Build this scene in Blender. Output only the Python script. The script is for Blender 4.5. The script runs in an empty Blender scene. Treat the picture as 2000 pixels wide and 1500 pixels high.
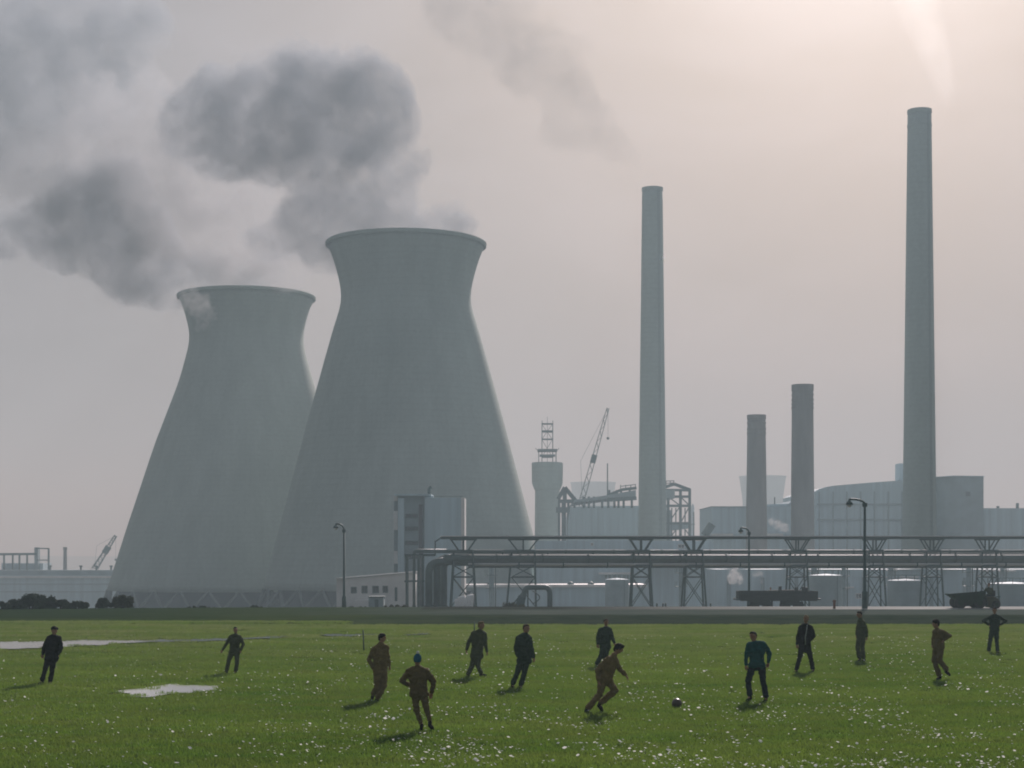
import bpy, bmesh, math, random
from mathutils import Vector, Matrix, noise, Quaternion

S = bpy.context.scene
COL = S.collection
R = math.radians
random.seed(7)

# ------------------------------------------------------------------ camera
CH, F, HOR = 3.6, 3300.0, 1090.0            # eye height, focal length and horizon row of the 2000 x 1500 photograph
cam_d = bpy.data.cameras.new('camera'); cam = bpy.data.objects.new('camera', cam_d); COL.objects.link(cam)
cam.location = (0, 0, CH); cam.rotation_euler = (R(90), 0, 0)
cam_d.sensor_width = 36.0; cam_d.lens = 36.0 * F / 2000.0
cam_d.shift_y = (HOR - 750) / 2000.0
cam_d.clip_start = 0.5; cam_d.clip_end = 40000
S.camera = cam
S.view_settings.view_transform = 'Standard'; S.view_settings.look = 'None'
S.view_settings.exposure = 0.52; S.view_settings.gamma = 1.0
S.cycles.use_denoising = True
S.cycles.volume_bounces = 1
S.cycles.max_bounces = 6
S.cycles.volume_step_rate = 0.4
S.cycles.volume_max_steps = 256
S.cycles.filter_width = 1.9

# ------------------------------------------------------------------ sky and sun
SUN_EL, SUN_AZ = 29.0, 13.0                 # degrees; azimuth to the right of the view direction
sd = Vector((math.sin(R(SUN_AZ)) * math.cos(R(SUN_EL)), math.cos(R(SUN_AZ)) * math.cos(R(SUN_EL)), math.sin(R(SUN_EL))))
sun_d = bpy.data.lights.new('sun', 'SUN'); sun = bpy.data.objects.new('sun', sun_d); COL.objects.link(sun)
sun_d.energy = 4.8; sun_d.angle = R(2.4); sun_d.color = (1.0, 0.97, 1.0)
sun.rotation_euler = sd.to_track_quat('Z', 'Y').to_euler()
sun.location = (60, 200, 300)

W = bpy.data.worlds.new('World'); S.world = W; W.use_nodes = True
nt = W.node_tree; nt.nodes.clear()
def nd(tree, kind, **kw):
    n = tree.nodes.new(kind)
    for k, v in kw.items():
        setattr(n, k, v)
    return n
def math_n(tree, op, a, b=None, clamp=False):
    n = nd(tree, 'ShaderNodeMath', operation=op, use_clamp=clamp)
    for i, v in enumerate((a, b)):
        if v is None: continue
        if isinstance(v, (int, float)): n.inputs[i].default_value = v
        else: tree.links.new(v, n.inputs[i])
    return n.outputs[0]
def mixc(tree, fac, a, b, blend='MIX'):
    n = nd(tree, 'ShaderNodeMix', data_type='RGBA', blend_type=blend)
    n.clamp_factor = True
    for i, v in ((0, fac), (6, a), (7, b)):
        if isinstance(v, (int, float)): n.inputs[i].default_value = v
        elif isinstance(v, (tuple, list)): n.inputs[i].default_value = tuple(v) + (1,) if len(v) == 3 else v
        else: tree.links.new(v, n.inputs[i])
    return n.outputs[2]
tc = nd(nt, 'ShaderNodeTexCoord')
sky = nd(nt, 'ShaderNodeTexSky', sky_type='NISHITA', sun_disc=False, sun_elevation=R(SUN_EL), sun_rotation=R(SUN_AZ),
         air_density=1.0, dust_density=6.0, ozone_density=1.0)
dot = nd(nt, 'ShaderNodeVectorMath', operation='DOT_PRODUCT'); dot.inputs[1].default_value = sd
nt.links.new(tc.outputs['Generated'], dot.inputs[0])
c = math_n(nt, 'MAXIMUM', dot.outputs['Value'], 0.0)
glow = math_n(nt, 'POWER', c, 9.0)
core = math_n(nt, 'POWER', c, 110.0)
mp = nd(nt, 'ShaderNodeMapping'); mp.inputs['Scale'].default_value = (2.2, 2.2, 4.2)
nt.links.new(tc.outputs['Generated'], mp.inputs[0])
nz = nd(nt, 'ShaderNodeTexNoise'); nz.inputs['Scale'].default_value = 2.6; nz.inputs['Detail'].default_value = 5; nz.inputs['Roughness'].default_value = .55
nz.inputs['Distortion'].default_value = .4
nt.links.new(mp.outputs[0], nz.inputs['Vector'])
veil = mixc(nt, glow, (1.06, 1.12, 1.36), (1.95, 2.14, 2.72))
veil = mixc(nt, core, veil, (7.8, 9.3, 11.8))
cl = nd(nt, 'ShaderNodeMapRange'); cl.inputs[1].default_value = .3; cl.inputs[2].default_value = .72; cl.inputs[3].default_value = .68; cl.inputs[4].default_value = 1.22
nt.links.new(nz.outputs['Fac'], cl.inputs[0])
comb = nd(nt, 'ShaderNodeCombineColor')
for i in range(3): nt.links.new(cl.outputs[0], comb.inputs[i])
veil = mixc(nt, 1.0, veil, comb.outputs[0], 'MULTIPLY')
skyc = mixc(nt, 0.90, sky.outputs[0], veil)  # a high veil of cloud over the clear sky
bg = nd(nt, 'ShaderNodeBackground'); bg.inputs['Strength'].default_value = 0.10
nt.links.new(skyc, bg.inputs['Color'])
wo = nd(nt, 'ShaderNodeOutputWorld'); nt.links.new(bg.outputs[0], wo.inputs['Surface'])

# ------------------------------------------------------------------ helpers
def at(px, py, D):
    """Place in the world of a photograph pixel at distance D along the view."""
    return Vector(((px - 1000) / F * D, D, CH + (HOR - py) / F * D))
def smooth(a, b, x):
    t = max(0.0, min(1.0, (x - a) / (b - a))); return t * t * (3 - 2 * t)

def gz(x, y):
    """Height of the ground."""
    b = .35 + .65 * smooth(-50, 0, x)
    if y > 117.0:
        z = -min((y - 119.2), 560.0) * 0.0303
        z = z if y > 119.2 else 0.0
        if y < 119.2: z = max(z, 0.0) + 0.22 * b * (1 - smooth(117.0, 119.2, y))
        return z - 0.02
    h = 0.10 * smooth(91.2, 92.2, y) * (1 - 0.6 * smooth(92.2, 94.6, y)) + 0.19 * smooth(95.6, 98.6, y)
    h = h * b + (1 - b) * (0.10 * smooth(97, 99, y) * (1 - smooth(99, 103, y)) + 0.07 * smooth(106, 107.5, y) * (1 - smooth(108, 112, y)))
    u = 0.035 * noise.noise((x * .12, y * .10, 3.1)) * (1 - smooth(84, 90, y))
    return h + u

class MB:
    """Collects shapes into one bmesh."""
    def __init__(self): self.bm = bmesh.new()
    def box(self, c, s, rot=None):
        r = bmesh.ops.create_cube(self.bm, size=1.0)['verts']
        m = Matrix.Translation(Vector(c)) @ (rot.to_4x4() if rot is not None else Matrix()) @ Matrix.Diagonal((s[0], s[1], s[2], 1))
        bmesh.ops.transform(self.bm, matrix=m, verts=r); return self
    def bar(self, p0, p1, w, h=None):
        p0, p1 = Vector(p0), Vector(p1); d = p1 - p0
        q = d.to_track_quat('Z', 'Y').to_matrix()
        return self.box((p0 + p1) / 2, (w, h or w, d.length), q)
    def tube(self, pts, rad, seg=10, cap=True):
        pts = [Vector(p) for p in pts]; n = len(pts)
        rs = rad if isinstance(rad, (list, tuple)) else [rad] * n
        rings = []; ref = None
        for i, p in enumerate(pts):
            t = (pts[min(i + 1, n - 1)] - pts[max(i - 1, 0)]).normalized()
            if ref is None: ref = t.orthogonal().normalized()
            ref = (ref - t * ref.dot(t)).normalized(); b = t.cross(ref)
            rings.append([self.bm.verts.new(p + (ref * math.cos(a) + b * math.sin(a)) * rs[i]) for a in (2 * math.pi * k / seg for k in range(seg))])
        for a, b in zip(rings, rings[1:]):
            for k in range(seg):
                self.bm.faces.new((a[k], a[(k + 1) % seg], b[(k + 1) % seg], b[k]))
        if cap:
            self.bm.faces.new(list(reversed(rings[0]))); self.bm.faces.new(rings[-1])
        return self
    def lathe(self, prof, seg=48, c=(0, 0, 0), closed=False):
        c = Vector(c); rings = []
        for r, z in prof:
            rings.append([self.bm.verts.new(c + Vector((r * math.cos(2 * math.pi * k / seg), r * math.sin(2 * math.pi * k / seg), z))) for k in range(seg)])
        pairs = list(zip(rings, rings[1:])) + ([(rings[-1], rings[0])] if closed else [])
        for a, b in pairs:
            for k in range(seg):
                self.bm.faces.new((a[k], a[(k + 1) % seg], b[(k + 1) % seg], b[k]))
        return self
    def cap(self, r, z, seg=48, c=(0, 0, 0)):
        c = Vector(c)
        self.bm.faces.new([self.bm.verts.new(c + Vector((r * math.cos(2 * math.pi * k / seg), r * math.sin(2 * math.pi * k / seg), z))) for k in range(seg)]); return self
    def hull(self, balls, sub=2):
        """Convex hull of a few balls: (centre, radius)."""
        tb = bmesh.new()
        for cc, r in balls:
            v = bmesh.ops.create_icosphere(tb, subdivisions=sub, radius=r)['verts']
            bmesh.ops.translate(tb, vec=Vector(cc), verts=v)
        cos = [v.co.copy() for v in tb.verts]; tb.free()
        tb = bmesh.new(); vs = [tb.verts.new(c_) for c_ in cos]
        bmesh.ops.convex_hull(tb, input=vs)
        new = {}
        for f_ in tb.faces:
            self.bm.faces.new([new.setdefault(v, None) or new.__setitem__(v, self.bm.verts.new(v.co)) or new[v] for v in f_.verts])
        tb.free()
        return self
    def ball(self, c, r, sub=2, scale=(1, 1, 1)):
        v = bmesh.ops.create_icosphere(self.bm, subdivisions=sub, radius=1)['verts']
        bmesh.ops.transform(self.bm, matrix=Matrix.Translation(Vector(c)) @ Matrix.Diagonal((r * scale[0], r * scale[1], r * scale[2], 1)), verts=v); return self
    def prism(self, poly, y0, y1):
        """Polygon of (x, z) points pushed from y0 to y1."""
        a = [self.bm.verts.new((x, y0, z)) for x, z in poly]; b = [self.bm.verts.new((x, y1, z)) for x, z in poly]
        self.bm.faces.new(a); self.bm.faces.new(list(reversed(b)))
        n = len(poly)
        for k in range(n): self.bm.faces.new((a[k], b[k], b[(k + 1) % n], a[(k + 1) % n]))
        return self

def tag(o, label=None, cat=None, group=None, kind=None):
    if label: o['label'] = label
    if cat: o['category'] = cat
    if group: o['group'] = group
    if kind: o['kind'] = kind
    return o
def obj(name, mb, m, parent=None, shade=False, loc=None, world=True):
    """Link what MB holds as one mesh object. World coordinates unless world=False (then local to the parent)."""
    bm = mb.bm
    off = Vector((0, 0, 0))
    if world:
        off = Vector(loc) if loc is not None else (world_loc(parent) if parent else Vector((0, 0, 0)))
        bmesh.ops.translate(bm, vec=-off, verts=bm.verts)
    bmesh.ops.recalc_face_normals(bm, faces=bm.faces)
    me = bpy.data.meshes.new(name); bm.to_mesh(me); bm.free()
    if shade:
        for p in me.polygons: p.use_smooth = True
    me.materials.append(m)
    o = bpy.data.objects.new(name, me); COL.objects.link(o)
    if parent: o.parent = parent
    elif loc is not None: o.location = loc
    return o
def world_loc(o):
    v = Vector((0, 0, 0))
    while o is not None:
        v = v + Vector(o.location); o = o.parent
    return v
def thing(name, loc, label, cat, group=None, rotz=0.0):
    o = bpy.data.objects.new(name, None); COL.objects.link(o)
    o.location = loc; o.rotation_euler = (0, 0, rotz); o.empty_display_size = .3
    return tag(o, label, cat, group)
def copy_tree(o, parent=None):
    c = o.copy(); COL.objects.link(c)
    if parent: c.parent = parent
    for ch in list(o.children): copy_tree(ch, c)
    return c

MATS = {}
def mat(name, col, rough=.8, var=.25, scale=1.0, metal=0.0, spec=.3, bump=0.0, stretch=(1, 1, 1), col2=None, thr=None):
    if name in MATS: return MATS[name]
    m = bpy.data.materials.new(name); m.use_nodes = True; t = m.node_tree
    b = t.nodes['Principled BSDF']
    b.inputs['Roughness'].default_value = rough; b.inputs['Metallic'].default_value = metal
    b.inputs['Specular IOR Level'].default_value = spec
    tcn = nd(t, 'ShaderNodeTexCoord'); mpn = nd(t, 'ShaderNodeMapping'); mpn.inputs['Scale'].default_value = stretch
    t.links.new(tcn.outputs['Object'], mpn.inputs[0])
    n = nd(t, 'ShaderNodeTexNoise'); n.inputs['Scale'].default_value = scale; n.inputs['Detail'].default_value = 6; n.inputs['Roughness'].default_value = .62
    t.links.new(mpn.outputs[0], n.inputs['Vector'])
    mr = nd(t, 'ShaderNodeMapRange'); mr.inputs[1].default_value = .3; mr.inputs[2].default_value = .7
    t.links.new(n.outputs['Fac'], mr.inputs[0])
    lo = tuple(x * (1 - var) for x in col); hi = tuple(min(1, x * (1 + var)) for x in (col2 or col))
    t.links.new(mixc(t, mr.outputs[0], lo, hi), b.inputs['Base Color'])
    if bump:
        bp = nd(t, 'ShaderNodeBump'); bp.inputs['Strength'].default_value = bump; bp.inputs['Distance'].default_value = .05
        t.links.new(n.outputs['Fac'], bp.inputs['Height']); t.links.new(bp.outputs[0], b.inputs['Normal'])
    MATS[name] = m; return m

# ------------------------------------------------------------------ the ground
def ground_material():
    m = bpy.data.materials.new('turf'); m.use_nodes = True; t = m.node_tree; b = t.nodes['Principled BSDF']
    b.inputs['Roughness'].default_value = 1.0; b.inputs['Specular IOR Level'].default_value = 0.0
    tcn = nd(t, 'ShaderNodeTexCoord')
    def nz_(scale, st=(1, 1, 1), det=5):
        mpn = nd(t, 'ShaderNodeMapping'); mpn.inputs['Scale'].default_value = st; t.links.new(tcn.outputs['Object'], mpn.inputs[0])
        n = nd(t, 'ShaderNodeTexNoise'); n.inputs['Scale'].default_value = scale; n.inputs['Detail'].default_value = det
        t.links.new(mpn.outputs[0], n.inputs['Vector']); return n.outputs['Fac']
    def rng(v, a, b_, c0=0., c1=1.):
        r = nd(t, 'ShaderNodeMapRange'); r.interpolation_type = 'SMOOTHSTEP'
        for i, x in enumerate((a, b_, c0, c1)): r.inputs[i + 1].default_value = x
        t.links.new(v, r.inputs[0]); return r.outputs[0]
    sep = nd(t, 'ShaderNodeSeparateXYZ'); t.links.new(tcn.outputs['Object'], sep.inputs[0])
    X, Y = sep.outputs[0], sep.outputs[1]
    g = mixc(t, rng(nz_(.22, (.6, 1.2, 1)), .35, .65), (.038, .085, .012), (.09, .13, .028))
    g = mixc(t, rng(nz_(1.3), .3, .7), g, mixc(t, .5, g, (.10, .095, .035)))
    g = mixc(t, rng(nz_(9), .35, .7), mixc(t, .35, g, (.02, .03, .008)), g)
    # rough verge and bare bank toward the road on the right
    soil = mixc(t, rng(nz_(1.6, (.5, 2, 1)), .3, .7), (.018, .030, .020), (.036, .046, .030))
    ny = math_n(t, 'ADD', Y, math_n(t, 'MULTIPLY', math_n(t, 'SUBTRACT', nz_(.35, (.5, 1, 1)), .5), 3.0))
    bx = rng(math_n(t, 'ADD', X, math_n(t, 'MULTIPLY', math_n(t, 'SUBTRACT', nz_(.5, (.6, 1, 1)), .5), 14.0)), -26., 2.)
    fac = math_n(t, 'MULTIPLY', rng(ny, 90.4, 91.6), bx)
    g = mixc(t, fac, g, soil)
    ash = mixc(t, rng(nz_(.9, (.4, 2, 1)), .3, .7), (.045, .062, .054), (.078, .090, .076))
    fac2 = math_n(t, 'MULTIPLY', rng(ny, 99.5, 101.5), bx)
    g = mixc(t, fac2, g, ash)
    dk = mixc(t, rng(nz_(.8, (.3, 2, 1)), .3, .7), (.014, .026, .013), (.030, .045, .022))
    fac3 = math_n(t, 'MULTIPLY', rng(ny, 94.5, 98.5), math_n(t, 'SUBTRACT', 1.0, bx))
    g = mixc(t, fac3, g, dk)
    far = mixc(t, rng(nz_(.03), .3, .7), (.06, .07, .045), (.12, .115, .09))
    g = mixc(t, rng(Y, 118., 122.), g, far)
    t.links.new(g, b.inputs['Base Color'])
    bp = nd(t, 'ShaderNodeBump'); bp.inputs['Strength'].default_value = .6; bp.inputs['Distance'].default_value = .05
    t.links.new(nz_(14), bp.inputs['Height']); t.links.new(bp.outputs[0], b.inputs['Normal'])
    return m

def ground():
    ys = []; y = -12.0
    while y < 6700:
        ys.append(y)
        y += 1.2 if y < 86 else (0.4 if y < 124 else max(2.0, (y - 110) * .14))
    ys.append(6790.)
    xs = [0.0]; x = 0.0
    while x < 3700:
        x += 1.2 if x < 48 else max(1.5, (x - 40) * .2)
        xs.append(x)
    xs = [-v for v in reversed(xs[1:])] + xs
    mb = MB(); bm = mb.bm
    g = [[bm.verts.new((x, y, gz(x, y))) for x in xs] for y in ys]
    for j in range(len(ys) - 1):
        for i in range(len(xs) - 1):
            bm.faces.new((g[j][i], g[j][i + 1], g[j + 1][i + 1], g[j + 1][i]))
    o = obj('ground', mb, ground_material(), shade=True)
    tag(o, 'flat green playing field running back to the works', None, kind='structure')
ground()

def road():
    mb = MB(); bm = mb.bm
    xs = [-6 + i * 2.0 for i in range(120)]
    rows = []
    for y in (110.6, 112.1, 113.6, 115.1, 116.6):
        rows.append([bm.verts.new((x, y + .15 * math.sin(x * .05), gz(x, y) + .006 + .02 * smooth(109.6, 113, y))) for x in xs])
    for a, b in zip(rows, rows[1:]):
        for i in range(len(xs) - 1): bm.faces.new((a[i], a[i + 1], b[i + 1], b[i]))
    m = mat('pale_road', (.34, .34, .32), rough=1.0, var=.3, scale=.25, spec=.0, stretch=(.3, 2, 1))
    t = m.node_tree; b = t.nodes['Principled BSDF']; src = b.inputs['Base Color'].links[0].from_socket
    tcn = nd(t, 'ShaderNodeTexCoord'); sep = nd(t, 'ShaderNodeSeparateXYZ'); t.links.new(tcn.outputs['Object'], sep.inputs[0])
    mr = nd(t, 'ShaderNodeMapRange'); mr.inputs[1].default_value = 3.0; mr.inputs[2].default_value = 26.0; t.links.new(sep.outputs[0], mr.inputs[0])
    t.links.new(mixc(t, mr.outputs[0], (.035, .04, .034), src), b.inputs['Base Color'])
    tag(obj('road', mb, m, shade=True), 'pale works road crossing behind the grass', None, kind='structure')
road()

def water_mat(name, base_c, rough):
    m = bpy.data.materials.new(name); m.use_nodes = True; t = m.node_tree; b = t.nodes['Principled BSDF']
    b.inputs['Base Color'].default_value = (*base_c, 1); b.inputs['Roughness'].default_value = rough
    b.inputs['IOR'].default_value = 1.33; b.inputs['Specular IOR Level'].default_value = .6
    tcn = nd(t, 'ShaderNodeTexCoord'); n = nd(t, 'ShaderNodeTexNoise'); n.inputs['Scale'].default_value = 3.0
    t.links.new(tcn.outputs['Object'], n.inputs['Vector'])
    bp = nd(t, 'ShaderNodeBump'); bp.inputs['Strength'].default_value = .12; bp.inputs['Distance'].default_value = .03
    t.links.new(n.outputs['Fac'], bp.inputs['Height']); t.links.new(bp.outputs[0], b.inputs['Normal'])
    return m
WATER = water_mat('standing_water', (.06, .06, .055), .12); SKY_PALE = water_mat('sky_pale_water', (.46, .46, .46), .16)  # second water: pale base colour stands in for reflected sky
PUDDLES = []
def puddle(pix, label, lift=.012, m=None):
    """A pool whose outline is given by photograph pixels on the ground plane."""
    pts = []
    n = len(pix)
    for i in range(n):
        a, b = pix[i], pix[(i + 1) % n]
        for k in range(14):
            f = k / 14.0; px = a[0] + (b[0] - a[0]) * f; py = a[1] + (b[1] - a[1]) * f
            D = CH * F / (py - HOR); x = (px - 1000) / F * D
            j = D / 60 * (.5 if m is None else .8)
            pts.append(Vector((x + j * noise.noise((x * .9, D * .5, 1.)), D + j * 1.5 * noise.noise((x * 1.4, D * .4, 5.)) + random.uniform(-.1, .1), 0)))
    z = max(gz(p.x, p.y) for p in pts) + lift
    mb = MB(); mb.bm.faces.new([mb.bm.verts.new((p.x, p.y, z)) for p in pts])
    o = obj('puddle', mb, m or WATER); tag(o, label, None, kind='structure')
    PUDDLES.append([(p.x, p.y) for p in pts])
puddle([(-60, 1254.5), (90, 1253), (160, 1250), (250, 1250.5), (400, 1248.5), (520, 1244), (585, 1242.5), (560, 1245.5), (420, 1252), (280, 1254.5), (200, 1260), (120, 1264), (0, 1268.5), (-60, 1270)], 'long sheet of standing water across the grass at the field edge')
puddle([(628, 1240.5), (660, 1238), (700, 1238.5), (735, 1240), (700, 1242), (650, 1243)], 'thin sliver of water beyond the runner in brown overalls')
puddle([(795, 1238.5), (815, 1237), (845, 1237.3), (835, 1239), (805, 1241)], 'thin sliver of water beyond the bobble hat')
puddle([(206, 1352), (250, 1348), (300, 1342), (345, 1338.5), (390, 1339), (446, 1338), (425, 1346), (385, 1354), (310, 1360), (250, 1359)], 'bright puddle lying on the grass before the two men at left', m=SKY_PALE)
def in_puddle(x, y):
    for poly in PUDDLES:
        ins = False; n = len(poly)
        for i in range(n):
            x1, y1 = poly[i]; x2, y2 = poly[(i + 1) % n]
            if (y1 > y) != (y2 > y) and x < (x2 - x1) * (y - y1) / (y2 - y1) + x1: ins = not ins
        if ins: return True
    return False

# ------------------------------------------------------------------ materials
def concrete_mat():
    m = mat('weathered_concrete', (.27, .325, .295), rough=.9, var=.11, scale=.22, stretch=(1, 1, .2), bump=.1)
    t = m.node_tree; b = t.nodes['Principled BSDF']; src = b.inputs['Base Color'].links[0].from_socket
    tcn = nd(t, 'ShaderNodeTexCoord'); sep = nd(t, 'ShaderNodeSeparateXYZ'); t.links.new(tcn.outputs['Object'], sep.inputs[0])
    # shutter lifts (rings) and rib lines, and coarse grain of the weathered face
    ring = math_n(t, 'PINGPONG', sep.outputs[2], .75); ring = math_n(t, 'GREATER_THAN', ring, .66)
    ang = math_n(t, 'ARCTAN2', sep.outputs[1], sep.outputs[0]); rib = math_n(t, 'PINGPONG', math_n(t, 'MULTIPLY', ang, 22.0), .5); rib = math_n(t, 'GREATER_THAN', rib, .43)
    n = nd(t, 'ShaderNodeTexNoise'); n.inputs['Scale'].default_value = 1.1; n.inputs['Detail'].default_value = 8; n.inputs['Roughness'].default_value = .8; t.links.new(tcn.outputs['Object'], n.inputs['Vector'])
    g = nd(t, 'ShaderNodeMapRange'); g.inputs[1].default_value = .3; g.inputs[2].default_value = .7; g.inputs[3].default_value = .86; g.inputs[4].default_value = 1.14; t.links.new(n.outputs['Fac'], g.inputs[0])
    k = math_n(t, 'SUBTRACT', g.outputs[0], math_n(t, 'ADD', math_n(t, 'MULTIPLY', ring, .10), math_n(t, 'MULTIPLY', rib, .05)))
    cb = nd(t, 'ShaderNodeCombineColor')
    for i in range(3): t.links.new(k, cb.inputs[i])
    t.links.new(mixc(t, 1.0, src, cb.outputs[0], 'MULTIPLY'), b.inputs['Base Color'])
    return m
CONC = concrete_mat()
CONC_D = mat('shade_dark_concrete', (.025, .032, .031), rough=.9, var=.3, scale=.5)  # interior shade of the tower base put into a near black colour
BRICK = mat('sooty_brick', (.25, .25, .24), rough=.9, var=.2, scale=.4, stretch=(1, 1, .2))
STEEL = mat('painted_steel', (.045, .085, .080), rough=.6, var=.3, scale=2.0)  # teal of the hazy air tinted into the steel colour
GALV = mat('galvanised_pipe', (.45, .46, .45), rough=.38, var=.2, scale=.8, metal=.85, stretch=(.2, 1, 1))
LAG = mat('lagged_pipe', (.075, .115, .108), rough=.55, var=.25, scale=.7, spec=.5)  # lagging colour carries the haze teal as well
CLAD = mat('grey_cladding', (.40, .52, .57), rough=.7, var=.15, scale=.3, stretch=(3, 3, .1))  # blue-green cast of the haze mixed into the cladding colour
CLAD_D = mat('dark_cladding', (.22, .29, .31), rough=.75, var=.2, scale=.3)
WHITE = mat('white_render', (.62, .62, .60), rough=.8, var=.12, scale=.6)
GLASS = mat('dark_glass', (.03, .035, .04), rough=.12, var=.2, scale=1, spec=.8)
PALE = mat('pale_roof_sheet', (.62, .62, .62), rough=.3, var=.15, scale=.5, metal=.4)
RUST = mat('rusty_post', (.16, .08, .05), rough=.9, var=.3, scale=6)
# ------------------------------------------------------------------ cooling towers
LEGM = mat('dark_leg_concrete', (.10, .12, .11), rough=.9, scale=1.0)  # darker, faintly green grey for the support legs
def cooling_tower(cx, D, prof_px, base_y, label, n_legs=30, group='cooling towers', seg=96, legs=True, m=None):
    """prof_px: (row, half width) pairs of the outline from the lip down."""
    k = F / D
    x0 = (cx - 1000) / k; zg = gz(x0, D)
    root = thing('cooling_tower', (x0, D, zg), label, 'cooling tower', group)
    # smooth outline through the measured points
    pts = [(CH + (HOR - y) / k - zg, w / k) for y, w in prof_px]
    def rad(z):
        for (za, ra), (zb, rb) in zip(pts, pts[1:]):
            if za >= z >= zb:
                return ra + (rb - ra) * (za - z) / max(1e-6, za - zb)
        return pts[0][1] if z > pts[0][0] else pts[-1][1]
    top, bot = pts[0][0], pts[-1][0]
    N = 46; zs = [top + (bot - top) * i / N for i in range(N + 1)]
    h = (top - bot) / N
    rs = [(rad(z + h) + 2 * rad(z) + rad(z - h)) / 4 if 0 < i < N else rad(z) for i, z in enumerate(zs)]
    th = 0.5
    mb = MB(); mb.lathe(list(zip(rs, zs)) + [(r - th, z) for r, z in reversed(list(zip(rs, zs)))], seg, closed=True)
    obj('shell', mb, m or CONC, root, shade=True, world=False)
    mb = MB(); rt = rs[0]
    mb.lathe([(rt + .02, top - .7), (rt + .4, top - .5), (rt + .5, top + .15), (rt + .3, top + .4), (rt - .3, top + .4), (rt - .3, top - .2)], seg)
    obj('rim', mb, m or CONC, root, shade=False, world=False)
    if not legs: return root
    rb = rs[-1]; out = rb + 1.6
    src = None
    for i in range(n_legs):
        if src is None:
            mb = MB(); a = math.pi / n_legs
            for s in (-1, 1):
                mb.tube([(out * math.cos(s * a), out * math.sin(s * a), .9), ((rb - .2) * math.cos(s * a * .06), (rb - .2) * math.sin(s * a * .06), bot + .1)], .38, 8)
            src = obj('support_leg', mb, LEGM, root, shade=True, world=False)
        else:
            c2 = src.copy(); COL.objects.link(c2); c2.parent = root; c2.rotation_euler = (0, 0, 2 * math.pi * i / n_legs)
    mb = MB(); mb.lathe([(out + 1.2, -.4), (out + 1.2, 1.0), (out + .6, 1.0), (out + .6, -.4)], seg)
    obj('basin_wall', mb, CONC_D, root, shade=False, world=False)
    mb = MB(); mb.lathe([(rb - 4.0, 0), (rb - 4.0, bot - .05)], seg); mb.cap(rb - 4.0, bot - .05, seg)
    obj('fill_screen', mb, CONC_D, root, shade=True, world=False)  # drum coloured near black as the shaded inside behind the legs
    return root
T_NEAR = [(478, 153.5), (486, 150), (500, 144), (525, 136.5), (550, 130), (575, 126), (590, 126), (606, 129.5), (640, 140.5), (690, 154.5), (750, 171), (850, 198), (950, 224), (1040, 247.5), (1150, 277)]
T_FAR = [(581, 131.5), (587, 127.5), (600, 123), (620, 117), (640, 112), (658, 109.5), (672, 110.5), (690, 114.5), (720, 122.5), (750, 131), (810, 153.5), (870, 176), (950, 202), (1030, 228), (1152, 266)]
cooling_tower(793.3, 430, T_NEAR, 1190, 'taller concrete cooling tower in front, with a narrow waist and flared lip')
cooling_tower(481.8, 520, T_FAR, 1190, 'shorter broad cooling tower partly hidden behind the taller one')
cooling_tower(1489.5, 1700, [(931, 45.5), (936, 44.5), (955, 42), (975, 39), (1000, 38), (1030, 43), (1088, 60)], 1090, 'faint far cooling tower top between the two short chimneys', group='far cooling towers', seg=48, legs=False)
cooling_tower(1158.5, 1900, [(943, 44), (948, 43), (962, 41.5), (978, 40), (1000, 39), (1030, 44), (1088, 60)], 1090, 'faint far cooling tower top behind the crane jib', group='far cooling towers', seg=48, legs=False)

# ------------------------------------------------------------------ chimneys
def chimney(D, top, bot, label, m, bands=(), ladder=False, group='works chimneys', name='chimney', rim=True):
    """top, bot: (row, left column, right column)."""
    k = F / D
    ct, cb = (top[1] + top[2]) / 2, (bot[1] + bot[2]) / 2
    rt, rb = (top[2] - top[1]) / 2 / k, (bot[2] - bot[1]) / 2 / k
    zt, zb = CH + (HOR - top[0]) / k, CH + (HOR - bot[0]) / k
    x = ((ct + cb) / 2 - 1000) / k; zg = gz(x, D)
    r0 = rt + (rb - rt) * (zt - zg) / (zt - zb)
    root = thing(name, (x, D, zg), label, 'chimney', group)
    H = zt - zg
    def rr(z): return r0 + (rt - r0) * z / H
    mb = MB(); prof = [(rr(H * i / 24), H * i / 24) for i in range(25)]
    mb.lathe(prof + [(rt - .45, H), (rt - .45, H - 6)], 40)
    obj('shaft', mb, m, root, shade=True, world=False)
    if rim:
        mb = MB(); mb.lathe([(rt + .01, H - 1.0), (rt + .13, H - .9), (rt + .13, H + .12), (rt - .4, H + .12)], 40)
        obj('cap_ring', mb, m, root, world=False)
    for zy in bands:
        z = CH + (HOR - zy) / k - zg
        mb = MB(); mb.lathe([(rr(z), z - .25), (rr(z) + .11, z - .2), (rr(z) + .11, z + .2), (rr(z), z + .25)], 40)
        obj('iron_band', mb, m, root, world=False)
    if ladder:
        mb = MB(); a = R(-60); u = Vector((math.cos(a), math.sin(a), 0)); v = Vector((-u.y, u.x, 0))
        for s in (-.25, .25):
            mb.bar(u * (rr(4) + .15) + v * s + Vector((0, 0, 4)), u * (rt + .15) + v * s + Vector((0, 0, H - .5)), .06)
        obj('ladder', mb, STEEL, root, world=False)
    return root
chimney(520, (368, 1257, 1297), (1047, 1243.5, 1299), 'tall grey chimney beside the steel framed building, second highest of all', CONC, ladder=True)
chimney(480, (216, 1771.5, 1817), (935, 1766, 1829), 'tallest chimney, rising through the boiler house roof at right', CONC, bands=(246,), ladder=True)
chimney(420, (811.5, 1460, 1495), (990, 1457.5, 1497.5), 'shortest stub chimney with square shoulders before the far cooling tower', BRICK, bands=(826, 838, 846))
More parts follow.
